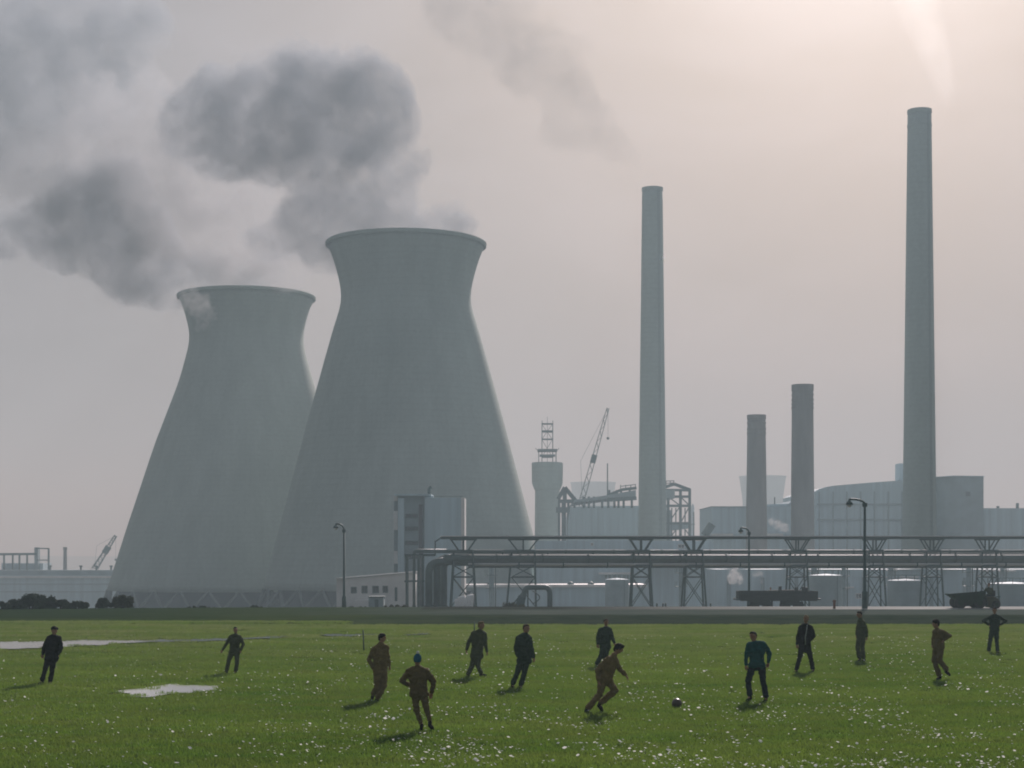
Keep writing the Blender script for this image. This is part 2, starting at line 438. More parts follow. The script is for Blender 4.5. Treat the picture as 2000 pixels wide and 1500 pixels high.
chimney(400, (752.5, 1547, 1588), (990, 1545, 1590), 'brick chimney with iron bands, taller of the short pair', BRICK, bands=(762, 771, 781, 789, 797))

# ------------------------------------------------------------------ boxes and sheds
def box_px(mb, x0, x1, y0, D, depth, y1=None, dx=0.0):
    """A block whose front face spans columns x0..x1 and rows y0..y1 (or the ground) at distance D."""
    a, b = at(x0, y0, D), at(x1, y0, D)
    z1 = gz((a.x + b.x) / 2, D) - .5 if y1 is None else at(x0, y1, D).z
    mb.box(((a.x + b.x) / 2, D + depth / 2, (a.z + z1) / 2), (b.x - a.x, depth, a.z - z1)); return mb
def poly_px(mb, pts, D, depth):
    mb.prism([(at(x, y, D).x, at(x, y, D).z) for x, y in pts], D, D + depth); return mb
def base(px, D):
    v = at(px, 1190, D); return (v.x, D, gz(v.x, D))
def win_px(root, D, rects, name='window', m=None, frame=True):
    for x0, x1, y0, y1 in rects:
        a, b = at(x0, y0, D), at(x1, y1, D)
        cx, cz, w, h = (a.x + b.x) / 2, (a.z + b.z) / 2, b.x - a.x, a.z - b.z
        mb = MB()
        if frame:
            t = .12
            mb.box((cx, D - .03, cz + h / 2 + t / 2), (w + 2 * t, .1, t)).box((cx, D - .03, cz - h / 2 - t / 2), (w + 2 * t, .1, t))
            mb.box((cx - w / 2 - t / 2, D - .03, cz), (t, .1, h)).box((cx + w / 2 + t / 2, D - .03, cz), (t, .1, h)).box((cx, D - .03, cz), (.07, .08, h))
            w_o = obj(name, mb, m or STEEL, root)
            g = MB(); g.box((cx, D - .005, cz), (w, .02, h)); obj('pane', g, GLASS, w_o)
        else:
            mb.box((cx, D - .02, cz), (w, .06, h)); obj(name, mb, m or GLASS, root)

# tall plant building before the near cooling tower
D = 262
root = thing('plant_building', base(840, D), 'pale tall plant building with a stair tower, in front of the nearer cooling tower', 'building')
mb = MB(); box_px(mb, 829, 907, 972, D, 9); obj('wall', mb, CLAD, root)
mb = MB(); box_px(mb, 900.5, 907.3, 971.4, D - .05, 8.8); obj('corner_strip', mb, WHITE, root)
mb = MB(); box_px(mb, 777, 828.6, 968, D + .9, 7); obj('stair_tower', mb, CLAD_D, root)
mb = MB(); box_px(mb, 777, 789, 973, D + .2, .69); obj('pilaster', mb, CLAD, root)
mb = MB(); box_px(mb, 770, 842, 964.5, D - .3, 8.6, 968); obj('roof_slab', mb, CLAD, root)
mb = MB(); box_px(mb, 818, 826, 985, D + .82, .07); obj('recess_shade', mb, GLASS, root)  # flat dark sheet on the face, standing for the shade of a recess
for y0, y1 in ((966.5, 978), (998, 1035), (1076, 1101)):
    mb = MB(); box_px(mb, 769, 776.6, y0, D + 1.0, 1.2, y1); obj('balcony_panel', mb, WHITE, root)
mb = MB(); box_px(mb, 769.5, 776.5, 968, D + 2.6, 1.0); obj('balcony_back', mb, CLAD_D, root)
win_px(root, D + .9, [(793, 815, y, y + 5) for y in (1005, 1030, 1058, 1085)], 'window', STEEL)
mb = MB(); p = at(838, 965, D + 3); mb.tube([p - Vector((0, 0, .2)), p + Vector((0, 0, .9))], .25).tube([p + Vector((0, 0, .9)), p + Vector((.4, 0, 1.1))], .25); obj('roof_vent', mb, STEEL, root)
mb = MB()
for x in (845, 862, 880, 900): mb.bar(at(x, 972.5, D + .4), at(x, 969.5, D + .4), .06)
mb.bar(at(843, 969.5, D + .4), at(905, 969.5, D + .4), .06); obj('guard_rail', mb, STEEL, root)

# low white office
D = 232
root = thing('office_building', base(725, D), 'low white rendered office with small windows and a sloping roof line', 'building')
mb = MB(); poly_px(mb, [(668.5, 1131), (808, 1118.5), (808, 1194), (668.5, 1194)], D, 8); obj('wall', mb, WHITE, root)
mb = MB(); poly_px(mb, [(657, 1130), (668.3, 1130.5), (668.3, 1194), (657, 1194)], D + .5, 7); obj('end_wall', mb, WHITE, root)
mb = MB(); poly_px(mb, [(656, 1129), (809, 1116.2), (809, 1118.4), (656, 1130.9)], D - .25, 9); obj('roof', mb, PALE, root)
win_px(root, D, [(687, 695, 1148, 1157), (708, 716, 1146, 1157), (729, 738, 1146, 1157), (749, 756, 1146, 1156)])
mb = MB(); box_px(mb, 771, 776, 1147, D - .05, .06, 1174); obj('door', mb, STEEL, root)
mb = MB(); box_px(mb, 693, 721, 1172, D - 2.2, 2.1, None); obj('porch', mb, WHITE, root)
root = thing('site_hut', base(735, 205), 'small dark site hut in front of the white office', 'hut')
mb = MB(); box_px(mb, 720, 749, 1166.5, 205, 2.4); obj('wall', mb, CLAD_D, root)
mb = MB(); box_px(mb, 718.5, 750.5, 1164.8, 204.8, 2.9, 1166.4); obj('roof', mb, STEEL, root)
mb = MB(); box_px(mb, 732, 739, 1171, 204.95, .04, 1187); obj('door', mb, STEEL, root)

# boiler house
D = 505
root = thing('boiler_house', base(1760, D), 'large boiler house with a rising roof line, behind the tallest chimney', 'building')
mb = MB(); poly_px(mb, [(1592, 960), (1600, 955), (1610, 952), (1625, 949), (1700, 942.5), (1767, 938), (1824, 936), (1824, 1200), (1592, 1200)], D, 60); obj('wall', mb, CLAD, root)
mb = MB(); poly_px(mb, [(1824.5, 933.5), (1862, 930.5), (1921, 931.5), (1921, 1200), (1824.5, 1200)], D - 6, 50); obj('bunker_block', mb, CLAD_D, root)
mb = MB(); poly_px(mb, [(1823, 931.6), (1862, 928.8), (1922.5, 929.6), (1922.5, 931.3), (1862, 930.4), (1823, 933.4)], D - 6.5, 51); obj('parapet', mb, CLAD, root)
mb = MB(); box_px(mb, 1921.5, 2080, 992.5, D - 4, 45); obj('annex', mb, CLAD, root)
mb = MB(); box_px(mb, 1544, 1591.5, 978, D + 4, 40); obj('bay', mb, CLAD, root)
mb = MB(); box_px(mb, 1757, 1766, 905, D + 12, 6, 938); obj('roof_tank', mb, CLAD, root)
for x in (1949, 1987):
    mb = MB(); p = at(x, 993, D + 4); mb.tube([p, p + Vector((0, 0, 1.6 if x > 1960 else .7))], .45); obj('roof_vent', mb, STEEL, root, shade=True)
win_px(root, D - 6, [(1887, 1894, 961, 968)], 'window', STEEL)
mb = MB()
for y in (985, 1015): mb.bar(at(1596, y, D - .2), at(1822, y, D - .2), .5)
for i in range(9): mb.bar(at(1600 + i * 27, 960, D - .15), at(1600 + i * 27, 1190, D - .15), .35)
obj('wall_rails', mb, CLAD_D, root)
root = thing('turbine_hall', base(1460, 470), 'flat topped hall below the shortest chimney', 'building')
mb = MB(); box_px(mb, 1390, 1543, 990, 470, 30); obj('wall', mb, CLAD, root)
mb = MB(); poly_px(mb, [(1500, 989.8), (1500, 985), (1540, 984), (1546, 978), (1546, 989.8)], 474, 26); obj('upper_storey', mb, CLAD, root)
mb = MB(); box_px(mb, 1389, 1500, 988.8, 469.5, 31, 989.9); obj('parapet', mb, CLAD_D, root)
mb = MB(); box_px(mb, 1390, 1432, 1042, 468, 1.9, 1047.5); mb2 = MB(); box_px(mb2, 1475, 1530, 1042, 468, 1.9, 1047.5)
obj('canopy', mb, WHITE, root); obj('canopy', mb2, WHITE, root)
mb = MB(); mb.tube([at(1513, 985, 480), at(1513, 971, 480)], .18); obj('roof_mast', mb, STEEL, root)
mb = MB(); mb.tube([at(1376, 1046, 466), at(1391, 1024, 466)], 1.1, 8); obj('inclined_duct', mb, STEEL, root)

# water tower under construction with scaffold on top
D = 600
root = thing('water_tower', base(1069, D), 'concrete tower with a wide round head and scaffold mast on top', 'tower')
k = F / D; zg = root.location.z
def rz(w, y): return (w / k, CH + (HOR - y) / k - zg)
mb = MB(); mb.lathe([rz(26, 1200), rz(24.5, 1047), rz(24, 956)], 40); obj('shaft', mb, CONC, root, shade=True, world=False)
mb = MB(); mb.lathe([rz(24.2, 958), rz(26, 955), rz(30, 944), rz(30.5, 920), rz(30.5, 905), rz(29.5, 903.5), rz(12, 903)], 40); obj('tank_head', mb, CONC, root, world=False)
mb = MB(); x0 = root.location.x
def wp(px, y, dy): return Vector(((px - 1069) / k, dy, CH + (HOR - y) / k - zg))
for sx in (-1, 1):
    for sy in (-1, 1):
        mb.bar(wp(1069 + sx * 10.5, 903, sy * 1.9), wp(1069 + sx * 10.5, 822 + 8 * (sy > 0), sy * 1.9), .22)
        mb.bar(wp(1069 + sx * 17, 903, sy * 3), wp(1069 + sx * 17, 880, sy * 3), .2)
for y in (893, 880, 858, 842, 828):
    for sy in (-1, 1): mb.bar(wp(1058, y, sy * 1.9), wp(1080, y, sy * 1.9), .28)
    for sx in (-1, 1): mb.bar(wp(1069 + sx * 10.5, y, -1.9), wp(1069 + sx * 10.5, y, 1.9), .28)
for a, b in ((893, 858), (858, 828)):
    mb.bar(wp(1058.5, a, -1.9), wp(1079.5, b, -1.9), .16); mb.bar(wp(1079.5, a, 1.9), wp(1058.5, b, 1.9), .16)
mb.bar(wp(1069, 903, 0), wp(1069, 814, 0), .14)
obj('scaffold_mast', mb, STEEL, root, world=False)
for py_, s_ in ((890, (30 / k, 5, .6)), (843, (22 / k, 3.6, .5))): mb = MB(); mb.box(wp(1069, py_, 0), s_); obj('platform', mb, STEEL, root, world=False)
mb = MB(); mb.box(wp(1069, 880, 0), (38 / k, 6, .8))
mb.bar(wp(1050, 880, -2), wp(1045, 876, -2), .2).bar(wp(1088, 880, -2), wp(1092, 876, -2), .2); obj('platform', mb, STEEL, root, world=False)

# lattice crane
def lattice(mb, p0, p1, w0, w1, n, t, side=Vector((0, 1, 0))):
    p0, p1 = Vector(p0), Vector(p1); d = (p1 - p0).normalized(); u = d.cross(side).normalized(); v = side
    def c(i, a, b):
        f = i / n; w = (w0 + (w1 - w0) * f) / 2; return p0 + (p1 - p0) * f + u * a * w + v * b * w
    for a in (-1, 1):
        for b in (-1, 1): mb.bar(c(0, a, b), c(n, a, b), t)
    for i in range(n):
        for b in (-1, 1): mb.bar(c(i, -1 if i % 2 else 1, b), c(i + 1, 1 if i % 2 else -1, b), t * .6)
        for a in (-1, 1): mb.bar(c(i, a, -1 if i % 2 else 1), c(i + 1, a, 1 if i % 2 else -1), t * .6)
    return mb
def crane(D, foot, tip, label, block, w, group, rear=None):
    """Crawler crane: foot and tip are photograph pixels of the jib."""
    x0 = at(foot[0], foot[1], D).x; zg = gz(x0, D)
    root = thing('lattice_crane', (x0, D, zg), label, 'crane', group)
    zf = at(foot[0], foot[1], D).z
    mb = MB(); lattice(mb, at(*foot, D), at(*tip, D), w, w * .45, 16, w * .13); obj('jib', mb, STEEL, root)
    a, b = Vector(at(*foot, D)), Vector(at(*tip, D))
    m0 = a + (b - a) * block; d = (b - a).normalized()
    mb = MB(); mb.bar(m0 - d * w * .8, m0 + d * w * .9, w * 1.1); obj('jib_splice', mb, STEEL, root)
    mb = MB(); mb.box((x0, D, zg + .7), (6, 4.4, 1.4)).box((x0 + .5, D, zg + 2.6), (5, 3.2, 2.4)); obj('cab', mb, STEEL, root)
    if zf > zg + 4:
        mb = MB(); lattice(mb, (x0, D, zg + 3.8), at(*foot, D), w * 1.2, w * 1.2, 8, w * .13); obj('mast', mb, STEEL, root)
    tip_v = b; q = at(rear[0], rear[1], D) if rear else a + Vector((-4, 0, 3))
    mb = MB(); mb.tube([tip_v, q, a], .05, 5); obj('pendant_rope', mb, STEEL, root)
    mb = MB(); h = tip_v - Vector((0, 0, 10)); mb.tube([tip_v, h], .05, 5); mb.ball(h, .5); obj('hook', mb, STEEL, root)
    return root
crane(560, (1137, 975), (1187.5, 797), 'crane with a tall lattice jib leaning right, beside the tall grey chimney', .44, 1.6, 'site cranes', rear=(1134, 900))
crane(700, (184, 1112), (226, 1046), 'small hazy crane with an angled jib near the left cooling tower', .58, 2.0, 'site cranes', rear=(189, 1066))

# steel framed building
D = 545
root = thing('steel_framed_building', base(1200, D), 'unfinished steel framed building with open bays under its roof, behind the chimney', 'building')
mb = MB(); poly_px(mb, [(1110, 1020), (1114, 990), (1200, 988), (1305, 988), (1305, 1200), (1105, 1200)], D, 30); obj('wall', mb, CLAD, root)
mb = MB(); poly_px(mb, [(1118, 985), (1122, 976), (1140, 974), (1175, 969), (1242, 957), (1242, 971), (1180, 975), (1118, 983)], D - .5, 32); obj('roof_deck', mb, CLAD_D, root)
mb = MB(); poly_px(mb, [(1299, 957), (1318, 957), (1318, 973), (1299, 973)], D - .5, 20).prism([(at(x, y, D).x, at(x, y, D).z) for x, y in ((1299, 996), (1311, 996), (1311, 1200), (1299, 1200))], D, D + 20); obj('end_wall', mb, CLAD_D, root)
def frame_bar(mb, a, b, w=.9, dd=0): mb.bar(at(a[0], a[1], D + dd), at(b[0], b[1], D + dd), w)
for x in (1122, 1140, 1150, 1160, 1176, 1188, 1200, 1208, 1218, 1234):
    mb = MB(); frame_bar(mb, (x, 970), (x, 992), .7); obj('column', mb, STEEL, root)
for dd in (0, 20):
    for x in (1305, 1329, 1347): mb = MB(); frame_bar(mb, (x, 955), (x, 1200), .85, dd); obj('column', mb, STEEL, root)
for dd in (0, 20):
    for y in (970, 988, 1022): mb = MB(); frame_bar(mb, (1300, y), (1348, y), .8, dd); obj('floor_beam', mb, STEEL, root)
    mb = MB(); frame_bar(mb, (1300, 951), (1317, 945.5), 1.0, dd); frame_bar(mb, (1317, 945.5), (1348, 957), 1.0, dd); frame_bar(mb, (1300, 957), (1348, 957.5), .8, dd); obj('roof_truss', mb, STEEL, root)
    mb = MB(); frame_bar(mb, (1186, 968), (1214, 956.5), .9, dd); frame_bar(mb, (1214, 956.5), (1243, 953), .9, dd); frame_bar(mb, (1186, 976), (1243, 973), 1.2, dd)
    for x in (1190, 1205, 1213, 1230): frame_bar(mb, (x, 957), (x, 974), .7, dd)
    obj('roof_truss', mb, STEEL, root)
mb = MB()
for a, b in (((1212, 950), (1242, 946)), ((1300, 939.5), (1317, 939)), ((1300, 944), (1317, 943))): frame_bar(mb, a, b, .25)
for x in (1212, 1222, 1232, 1241): frame_bar(mb, (x, 956), (x, 947), .25)
for x in (1301, 1309, 1316): frame_bar(mb, (x, 948), (x, 939), .25)
obj('guard_rail', mb, STEEL, root)
for a, b in (((1305, 970), (1329, 988)), ((1329, 970), (1347, 988)), ((1305, 1022), (1329, 988)), ((1329, 1022), (1347, 988)), ((1312, 1046), (1329, 1022)), ((1347, 1046), (1329, 1022))):
    mb = MB(); frame_bar(mb, a, b, .35, 10); obj('brace', mb, STEEL, root)
for x in (1312, 1320, 1338, 1355): mb = MB(); frame_bar(mb, (x, 992 if x < 1350 else 1000), (x, 1190), .35, 6); obj('standpipe', mb, STEEL, root)
mb = MB(); mb.tube([at(1186.5, 970, D + 8), at(1186.5, 905, D + 8)], .2); obj('roof_mast', mb, STEEL, root)
mb = MB(); poly_px(mb, [(1312, 1022), (1346, 1022), (1346, 1032), (1312, 1036)], D + 2, 15); obj('floor_panel', mb, CLAD, root)
# derrick frame at the left of it
D = 550
root = thing('derrick_frame', base(1103, D), 'steel derrick frame with two raking legs beside the wide headed tower', 'derrick')
mb = MB()
for a, b in (((1103, 952), (1090, 975)), ((1103, 952), (1124, 978)), ((1103, 952), (1103, 980))): frame_bar(mb, a, b, 1.3)
obj('raker', mb, STEEL, root)
mb = MB()
for a, b in (((1090, 979), (1124, 979)), ((1090, 996), (1122, 996))): frame_bar(mb, a, b, 1.2)
mb.box(at(1103, 996, D), (34 / F * D, 3, 1.8)); obj('deck', mb, STEEL, root)
for x in (1092, 1099, 1103, 1110): mb = MB(); frame_bar(mb, (x, 978), (x, 1196), .8); obj('post', mb, STEEL, root)

# process columns hazy beyond the frame
for i, (x, y, w, dd, lab) in enumerate(((1353, 990, 3, 900, 'slim hazy process column just right of the steel frame'), (1372, 1022, 4, 900, 'short hazy process column near the inclined duct'))):
    root = thing('process_column', base(x, dd), lab, 'column', 'hazy process columns')
    k = F / dd; zg = root.location.z
    mb = MB(); mb.lathe([(w / k, 0), (w / k, CH + (HOR - y) / k - zg), (w * .3 / k, CH + (HOR - y + 6) / k - zg)], 16); obj('vessel', mb, CLAD, root, shade=True, world=False)
    mb = MB()
    for f in (.55, .8): mb.lathe([(w * 1.5 / k, (CH + (HOR - y) / k - zg) * f), (w * 1.5 / k, (CH + (HOR - y) / k - zg) * f + .6), (w / k, (CH + (HOR - y) / k - zg) * f + .6)], 16)
    obj('gallery', mb, STEEL, root, world=False)

# blocks behind the pipe bridge
D = 330
root = thing('process_shed', base(1140, D), 'long low shed with a bright roof edge, seen under the pipes', 'shed', 'sheds behind the pipes')
mb = MB(); box_px(mb, 930, 1262, 1146, D, 14); obj('wall', mb, CLAD, root)
mb = MB(); mb.prism([(at(880, 1142, D).x - 0, at(930, 1147, D).z), (at(1264, 1142, D).x, at(930, 1147, D).z), (at(1262, 1142, D).x, at(930, 1141.5, D).z), (at(884, 1142, D).x, at(930, 1142.5, D).z)], D - .6, D + 15); obj('roof', mb, PALE, root)
for x in (958, 1115, 1155):
    mb = MB(); p = at(x, 1143, D); mb.ball(p + Vector((0, 2, 0)), .7, 2, (1, 1, 1)); obj('roof_vent', mb, STEEL, root, shade=True)
D = 395
root = thing('pump_house', base(1240, D), 'wide grey pump house wall showing between the pipes', 'building', 'sheds behind the pipes')
mb = MB(); box_px(mb, 1046, 1392, 1056, D, 20); obj('wall', mb, CLAD, root)
mb = MB(); box_px(mb, 1265, 1402, 1101, D - 8, 7.5, 1109); obj('roof', mb, PALE, root)
mb = MB(); box_px(mb, 1170, 1238, 1118, D - 3, 2.8, 1122); obj('canopy', mb, PALE, root)
win_px(root, D, [(1155, 1158, 1061, 1065), (1325, 1336, 1064, 1070)], 'window', WHITE)
D = 360
root = thing('compressor_shed', base(1700, D), 'low grey shed with broken bright roof edges, behind the rail wagon', 'shed', 'sheds behind the pipes')
mb = MB(); box_px(mb, 1400, 2080, 1112, D, 20); obj('wall', mb, CLAD, root)
for x0, x1, y in ((1722, 1810, 1107), (1835, 1880, 1106), (1917, 1945, 1114), (1950, 1985, 1114)):
    mb = MB(); box_px(mb, x0, x1, y, D - 1.5, 1.45, y + 2.6); obj('roof_light', mb, PALE, root)
for x0, x1, y in ((1759, 1767, 1125), (1772, 1795, 1125.5), (1575, 1668, 1145.5), (1713, 1737, 1126)):
    mb = MB(); box_px(mb, x0, x1, y, D - .9, .85, y + 3); obj('pale_gutter', mb, PALE, root)  # short strips of pale sheet along the wall front
for i in range(9):
    mb = MB(); x = 1420 + i * 66; box_px(mb, x, x + 7, 1128, D - .3, .29); obj('pilaster', mb, CLAD_D, root)
win_px(root, D, [(1740, 1746, 1143, 1148), (1672, 1682, 1160, 1168)], 'window', WHITE)

# tanks and vessels among the sheds
def tank(px, w, ytop, D, label, m, dome=True):
    v = base(px, D); root = thing('storage_tank', v, label, 'tank', 'tanks behind the pipes'); k = F / D; r = w / 2 / k; h = CH + (HOR - ytop) / k - v[2]
    mb = MB(); mb.lathe([(r, -.2), (r, h)], 32); obj('shell', mb, m, root, shade=True, world=False)
    mb = MB(); mb.lathe([(r + .06, h - .12), (r + .06, h + .02), (r * .6, h + r * .16), (.02, h + r * .22)] if dome else [(r + .06, h - .1), (r + .06, h + .05), (.02, h + .3)], 32); obj('roof', mb, CLAD, root, world=False)
    mb = MB()
    for i in range(14):
        a = 2 * math.pi * i / 14; mb.bar((r * math.cos(a), r * math.sin(a), h), (r * math.cos(a), r * math.sin(a), h + .9), .06)
    mb.lathe([(r, h + .86), (r + .06, h + .86), (r + .06, h + .92), (r, h + .92)], 28, closed=True); obj('guard_rail', mb, STEEL, root, world=False)
    mb = MB()
    for s_ in (-.22, .22): mb.bar((r * .5 + s_, -r * .88, 0), (r * .5 + s_, -r * .88, h), .06)
    for i in range(int(h / .4)): mb.bar((r * .5 - .22, -r * .88, i * .4), (r * .5 + .22, -r * .88, i * .4), .04)
    obj('ladder', mb, STEEL, root, world=False)
    return root
tank(1205, 46, 1132, 320, 'small storage tank just left of the braced trestle under the tall chimney', CLAD_D, dome=False)
tank(1612, 64, 1124, 290, 'wide tank right of the rail wagon', CLAD_D, dome=False)
tank(1770, 72, 1134, 280, 'broad dark tank left of the dumper', CLAD_D, dome=False)
tank(1975, 90, 1140, 270, 'broad dark tank at the right frame edge', CLAD_D, dome=False)
def vessel(px, w, ytop, D, label):
    v = base(px, D); root = thing('process_column', v, label, 'column', 'process columns among the tanks'); k = F / D; r = w / 2 / k; h = CH + (HOR - ytop) / k - v[2]
    mb = MB(); mb.lathe([(r, -.2), (r, h - r * .6), (r * .7, h - r * .15), (r * .1, h)], 18); obj('vessel', mb, CLAD_D, root, shade=True, world=False)
    for f_ in (.45, .72, .93):
        mb = MB(); mb.lathe([(r, h * f_), (r + .7, h * f_), (r + .7, h * f_ + .08), (r, h * f_ + .08)], 18)
        for i in range(8):
            a = 2 * math.pi * i / 8; mb.bar(((r + .68) * math.cos(a), (r + .68) * math.sin(a), h * f_), ((r + .68) * math.cos(a), (r + .68) * math.sin(a), h * f_ + 1), .05)
        obj('gallery', mb, STEEL, root, world=False)
    mb = MB(); mb.tube([(r + .25, 0, 0), (r + .25, 0, h * .97), (r * .4, 0, h + .25), (0, 0, h + .1)], .12, 8); obj('downpipe', mb, LAG, root, shade=True, world=False)
for px, w, y, D, lab in ((960, 10, 1098, 300, 'thin process column between the left end trestle and the wide trestle'), (1330, 9, 1092, 310, 'thin process column left of the steam puff'), (1590, 12, 1088, 320, 'process column just right of the rail wagon trestle'), (1648, 8, 1100, 300, 'thin process column left of the nearest lamp post'), (1740, 11, 1086, 320, 'process column right of the nearest lamp post'), (1892, 10, 1090, 310, 'thin process column above the dumper'), (1958, 9, 1086, 330, 'thin process column at far right')):
    vessel(px, w, y, D, lab)

# left background: long works building with gantry, chimney and vents
D = 640
root = thing('rolling_shed', base(100, D), 'long hazy shed with small roof vents, at the far left', 'shed')
mb = MB(); box_px(mb, -80, 232, 1124, D, 40); obj('wall', mb, CLAD, root)
mb = MB(); poly_px(mb, [(-80, 1113.5), (232, 1113.5), (232, 1123.8), (-80, 1123.8)], D + 3, 30); obj('roof', mb, CLAD_D, root)
mb = MB(); box_px(mb, -80, 230, 1125, D - .8, .75, 1129); obj('gutter', mb, PALE, root)
for x in (98, 158, 188, 217):
    mb = MB(); p = at(x, 1114, D + 8); mb.tube([p, p + Vector((0, 0, 1.5))], .35).tube([p + Vector((0, 0, 1.3)), p + Vector((0, 0, 1.9))], .62); obj('roof_vent', mb, STEEL, root)
for y in (1140, 1155):
    mb = MB(); box_px(mb, -80, 215, y, D - .3, .28, y + 1.5); obj('wall_band', mb, CLAD_D, root)
chimney(655, (1069, 124, 130.5), (1113, 123.5, 131), 'slim short stack on the hazy shed at far left', BRICK, name='chimney', group='works chimneys')
D = 660
root = thing('steel_gantry', base(45, D), 'hazy steel gantry with a stair head, left of the slim stack', 'gantry')
mb = MB(); frame_bar(mb, (-70, 1083), (72, 1082), .9); frame_bar(mb, (-70, 1083), (72, 1082), .9, 10); frame_bar(mb, (70, 1071), (96, 1071.5), .5); frame_bar(mb, (72, 1094), (94, 1094), .4); obj('beam', mb, STEEL, root)
for x in (-60, -30, 8, 25, 38, 53, 95): mb = MB(); frame_bar(mb, (x, 1083 if x < 90 else 1071), (x, 1200), .6); obj('post', mb, STEEL, root)
mb = MB(); box_px(mb, 67, 74, 1069, D, 3); obj('stair_tower', mb, CLAD_D, root)
mb = MB(); box_px(mb, 3, 84, 1100, D + 2, 12); obj('hopper', mb, CLAD, root)

# far ridge
mb = MB(); pts = []
for i in range(61):
    x = -4200 + i * 140; pts.append((x, -15 + 24 * (0.55 + .45 * math.sin(i * .31 + 1.2)) + 8 * noise.noise((i * .35, 0, 0))))
mb.prism(pts + [(4200, -17.9), (-4200, -17.9)], 3600, 3900)
tag(obj('hills', mb, mat('far_ridge', (.08, .09, .07), scale=.01)), 'faint far ridge on the horizon', None, kind='structure')
# ------------------------------------------------------------------ pipe bridge
def rackD(px): return 200 + (px - 865) / 1135 * 14
def rk(px, y, dd=0):
    D = rackD(px); v = at(px, y, D); v.y += dd; return v
def trestle(px, w_top, w_bot, label, splay=0.0):
    D = rackD(px); v = at(px, 1190, D); zg = gz(v.x, D)
    root = thing('pipe_trestle', (v.x, D, zg), label, 'trestle', 'trestles of the pipe bridge')
    k = F / D
    def q(dx, y, dy): return Vector((v.x + dx / k, D + dy, CH + (HOR - y) / k))
    zt = 1104
    for sx in (-1, 1):
        for sy in (-1, 1):
            mb = MB(); a = q(sx * w_top / 2, 1074, sy * .9); b = q(sx * w_bot / 2 + splay * (sx < 0), 1190, sy * 1.5); b.z = zg - .1
            mb.bar(a, b, .17); obj('leg', mb, STEEL, root)
    for sy in (-1, 1):
        mb = MB()
        for y in (1075, 1104, 1127):
            f = (y - 1074) / 116; w = w_top + (w_bot - w_top) * f
            mb.bar(q(-w / 2, y, sy * (.9 + .6 * f)), q(w / 2, y, sy * (.9 + .6 * f)), .16)
        for ya, yb in ((1104, 1127), (1127, 1186)):
            fa, fb = (ya - 1074) / 116, (yb - 1074) / 116
            wa, wb = w_top + (w_bot - w_top) * fa, w_top + (w_bot - w_top) * fb
            for s in (-1, 1): mb.bar(q(s * wa / 2, ya, sy * (.9 + .6 * fa)), q(-s * wb / 2, yb, sy * (.9 + .6 * fb)), .09)
        obj('bracing', mb, STEEL, root)
    for sx in (-1, 1):
        f = (1127 - 1074) / 116; w = w_top + (w_bot - w_top) * f
        mb = MB(); mb.bar(q(sx * w / 2, 1127, -1.2), q(sx * w / 2, 1127, 1.2), .14); obj('crossbar', mb, STEEL, root)
    for sy in (-1, 1):
        mb = MB()
        for s in (-1, 1): mb.bar(q(s * w_top * .28, 1074, sy * .9), q(s * (w_top / 2 + 6), 1054, sy * .9), .15)
        mb.bar(q(-w_top / 2 - 8, 1053.5, sy * .9), q(w_top / 2 + 8, 1053.5, sy * .9), .22)
        mb.bar(q(0, 1074, sy * .9), q(0, 1054, sy * .9), .16)
        obj('bracket', mb, STEEL, root)
    return root
trestle(905, 36, 50, 'left end trestle with crossing legs, where the pipes turn down', 0)
trestle(1022, 44, 50, 'wide trestle straddling the upright pipe loop', -8)
trestle(1252, 30, 42, 'braced trestle right of the bright roof edge, below the tall grey chimney')
trestle(1355, 30, 44, 'braced trestle left of the steam puff')
trestle(1557, 30, 40, 'trestle rising behind the rail wagon')
trestle(1708, 26, 36, 'hazy trestle just right of the nearest lamp post')
trestle(1820, 26, 36, 'hazy trestle left of the dumper')
trestle(1928, 26, 36, 'hazy trestle above the dumper driver')
trestle(2040, 26, 36, 'hazy trestle at the right end of the pipe bridge')

def pipeline(name, y, r, dd, m, label, x0=872, x1=2120, group='pipes along the bridge', flange=True):
    v = rk((x0 + x1) / 2, y, dd)
    root = thing(name, v, label, 'pipe', group)
    mb = MB(); mb.tube([rk(x0 + (x1 - x0) * i / 24, y, dd) for i in range(25)], r, 12); obj('pipe_run', mb, m, root, shade=True)
    if flange:
        mb = MB()
        for i in range(1, 14):
            x = x0 + (x1 - x0) * i / 14 + 11; a = rk(x, y, dd); b = rk(x + 2.2, y, dd); mb.tube([a, b], r * 1.22, 12)
        obj('flange', mb, STEEL, root)
    return root
pipeline('pipeline', 1077, .20, -.75, LAG, 'thin dark pipe, upper run of the pipe bridge', 812)
pipeline('pipeline', 1083, .22, .3, GALV, 'pale pipe just below the upper dark run of the bridge', 880)
pipeline('pipeline', 1090, .42, -.45, LAG, 'thick dark pipe through the middle of the bridge', 868)
pipeline('pipeline', 1097.5, .40, .55, LAG, 'second thick dark pipe, below and behind the first', 868)
pipeline('pipeline', 1102.5, .20, -.8, GALV, 'pale slim pipe under the thick dark ones', 915)
pipeline('pipeline', 1107, .14, -.2, LAG, 'lowest thin dark pipe of the bridge', 915)
root = thing('walkway_beam', rk(1440, 1049), 'long top walkway of the pipe bridge with a pale edge', 'walkway')
mb = MB(); mb.bar(rk(862, 1050.5, -1), rk(2120, 1050.5, -1), .12, .30).bar(rk(862, 1050.5, 1), rk(2120, 1050.5, 1), .12, .30); obj('girder', mb, STEEL, root)
mb = MB(); mb.bar(rk(862, 1047.4, 0), rk(2120, 1047.4, 0), 2.3, .1); obj('deck', mb, PALE, root)
